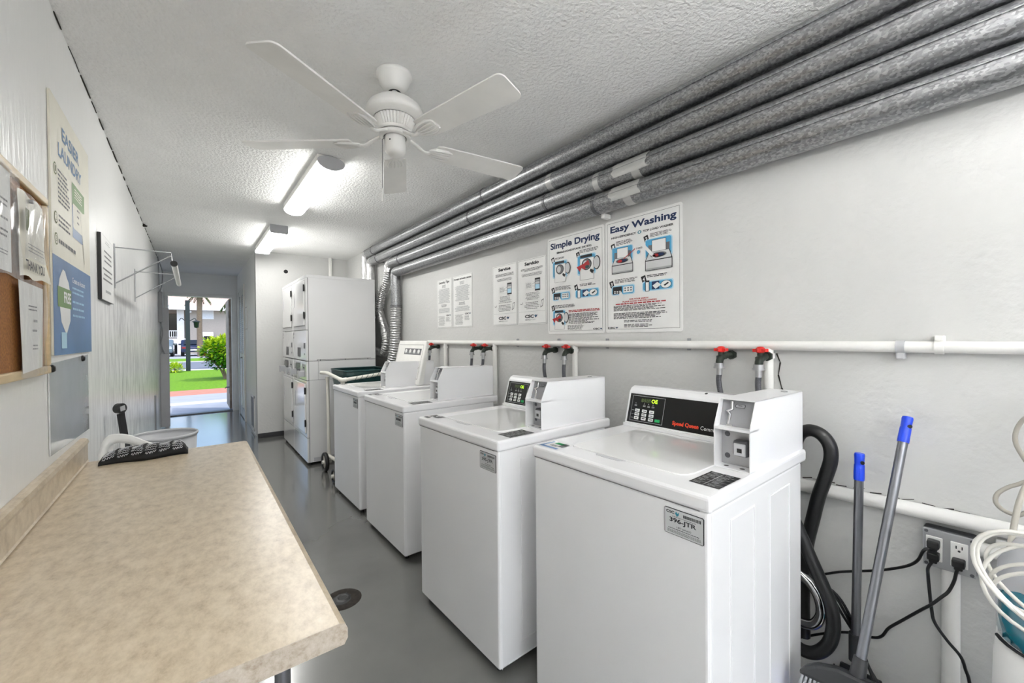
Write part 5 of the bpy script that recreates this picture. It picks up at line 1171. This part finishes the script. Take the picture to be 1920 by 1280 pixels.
M().tube(smooth_path([(-.06, 23.2, 2.15), (.10, 23.2, 2.25), (.16, 23.2, 2.17)]), .015, 8).lathe([(.0, 2.18), (.17, 2.10), (.10, 2.07), (.08, 1.85), (.0, 1.82)], 12, c=(.16, 23.2, 0)).build('lantern', 'post_dark', t)
def palm(label, x, y, h, r, crown, seed, n=26):
    t = thing('palm_tree', label, 'palm tree', (x, y, GZ), group='palm trees outside the doorway'); rg = random.Random(seed)
    M().tube(smooth_path([(x+.05, y, GZ), (x, y, h*.4), (x+.04, y, h)]), [r*1.15]*4+[r]*9, 14).build('trunk', 'bark', t)
    vs = []; fs = []
    for k in range(n):
        a = 2*math.pi*k/n+rg.uniform(-.2, .2); el = rg.uniform(-.5, .9); L = crown*rg.uniform(.8, 1.1); P = []
        for i in range(9):
            s_ = i/8; P.append(Vector((x, y, h))+Vector((math.cos(a)*math.cos(el), math.sin(a)*math.cos(el), math.sin(el)))*L*s_+Vector((0, 0, -L*.75*s_*s_)))
        for i in range(1, 8):
            for q in (-1, 0, 1):
                d0 = (P[i+1]-P[i-1]).normalized(); sd = d0.cross(Vector((0, 0, 1)))
                for sg in (-1, 1): leaf_quad(vs, fs, P[i]+d0*q*.04*L, (d0*.7+sd*sg*.8+Vector((0, 0, -.5))).normalized(), Vector((0, 0, 1)), L*.34*math.sin(math.pi*(i+.8)/10), .045*L)
        for i in range(8): leaf_quad(vs, fs, P[i], (P[i+1]-P[i]).normalized(), Vector((0, 0, 1)), (P[i+1]-P[i]).length, .03*L)
    M().add(vs, fs).build('fronds', 'palm_leaf', t)
palm('palm tree with a straight grey trunk standing before the apartment block', .50, 43.0, 5.25, .19, 1.0, 4, 20)
palm('palm with drooping brown-green fronds at the top left of the doorway', -2.55, 29.0, 4.35, .16, 1.7, 7)
palm('palm with hanging green fronds at the top right of the doorway', 2.25, 24.0, 3.9, .14, 1.25, 9)
for k, (x, y, r) in enumerate(((-8, 68, 2.3), (-2.2, 70, 2.3), (3.4, 67, 2.3), (9, 70, 2.3))):
    t = thing('background_tree', ['leafy green tree over the roof at far left', 'leafy green tree over the roof left of the palm trunk', 'leafy green tree over the roof right of the palm trunk', 'leafy green tree over the roof at far right'][k], 'tree', (x, y, GZ), group='trees behind the apartment block')
    M().tube([(x, y, GZ), (x, y, 5.5)], .25, 8).build('trunk', 'bark', t); foliage(x, y, 6.1, r, r, 1.5, 1500, .55, .28, 30+k, .5).build('crown', 'leaf_dark', t)
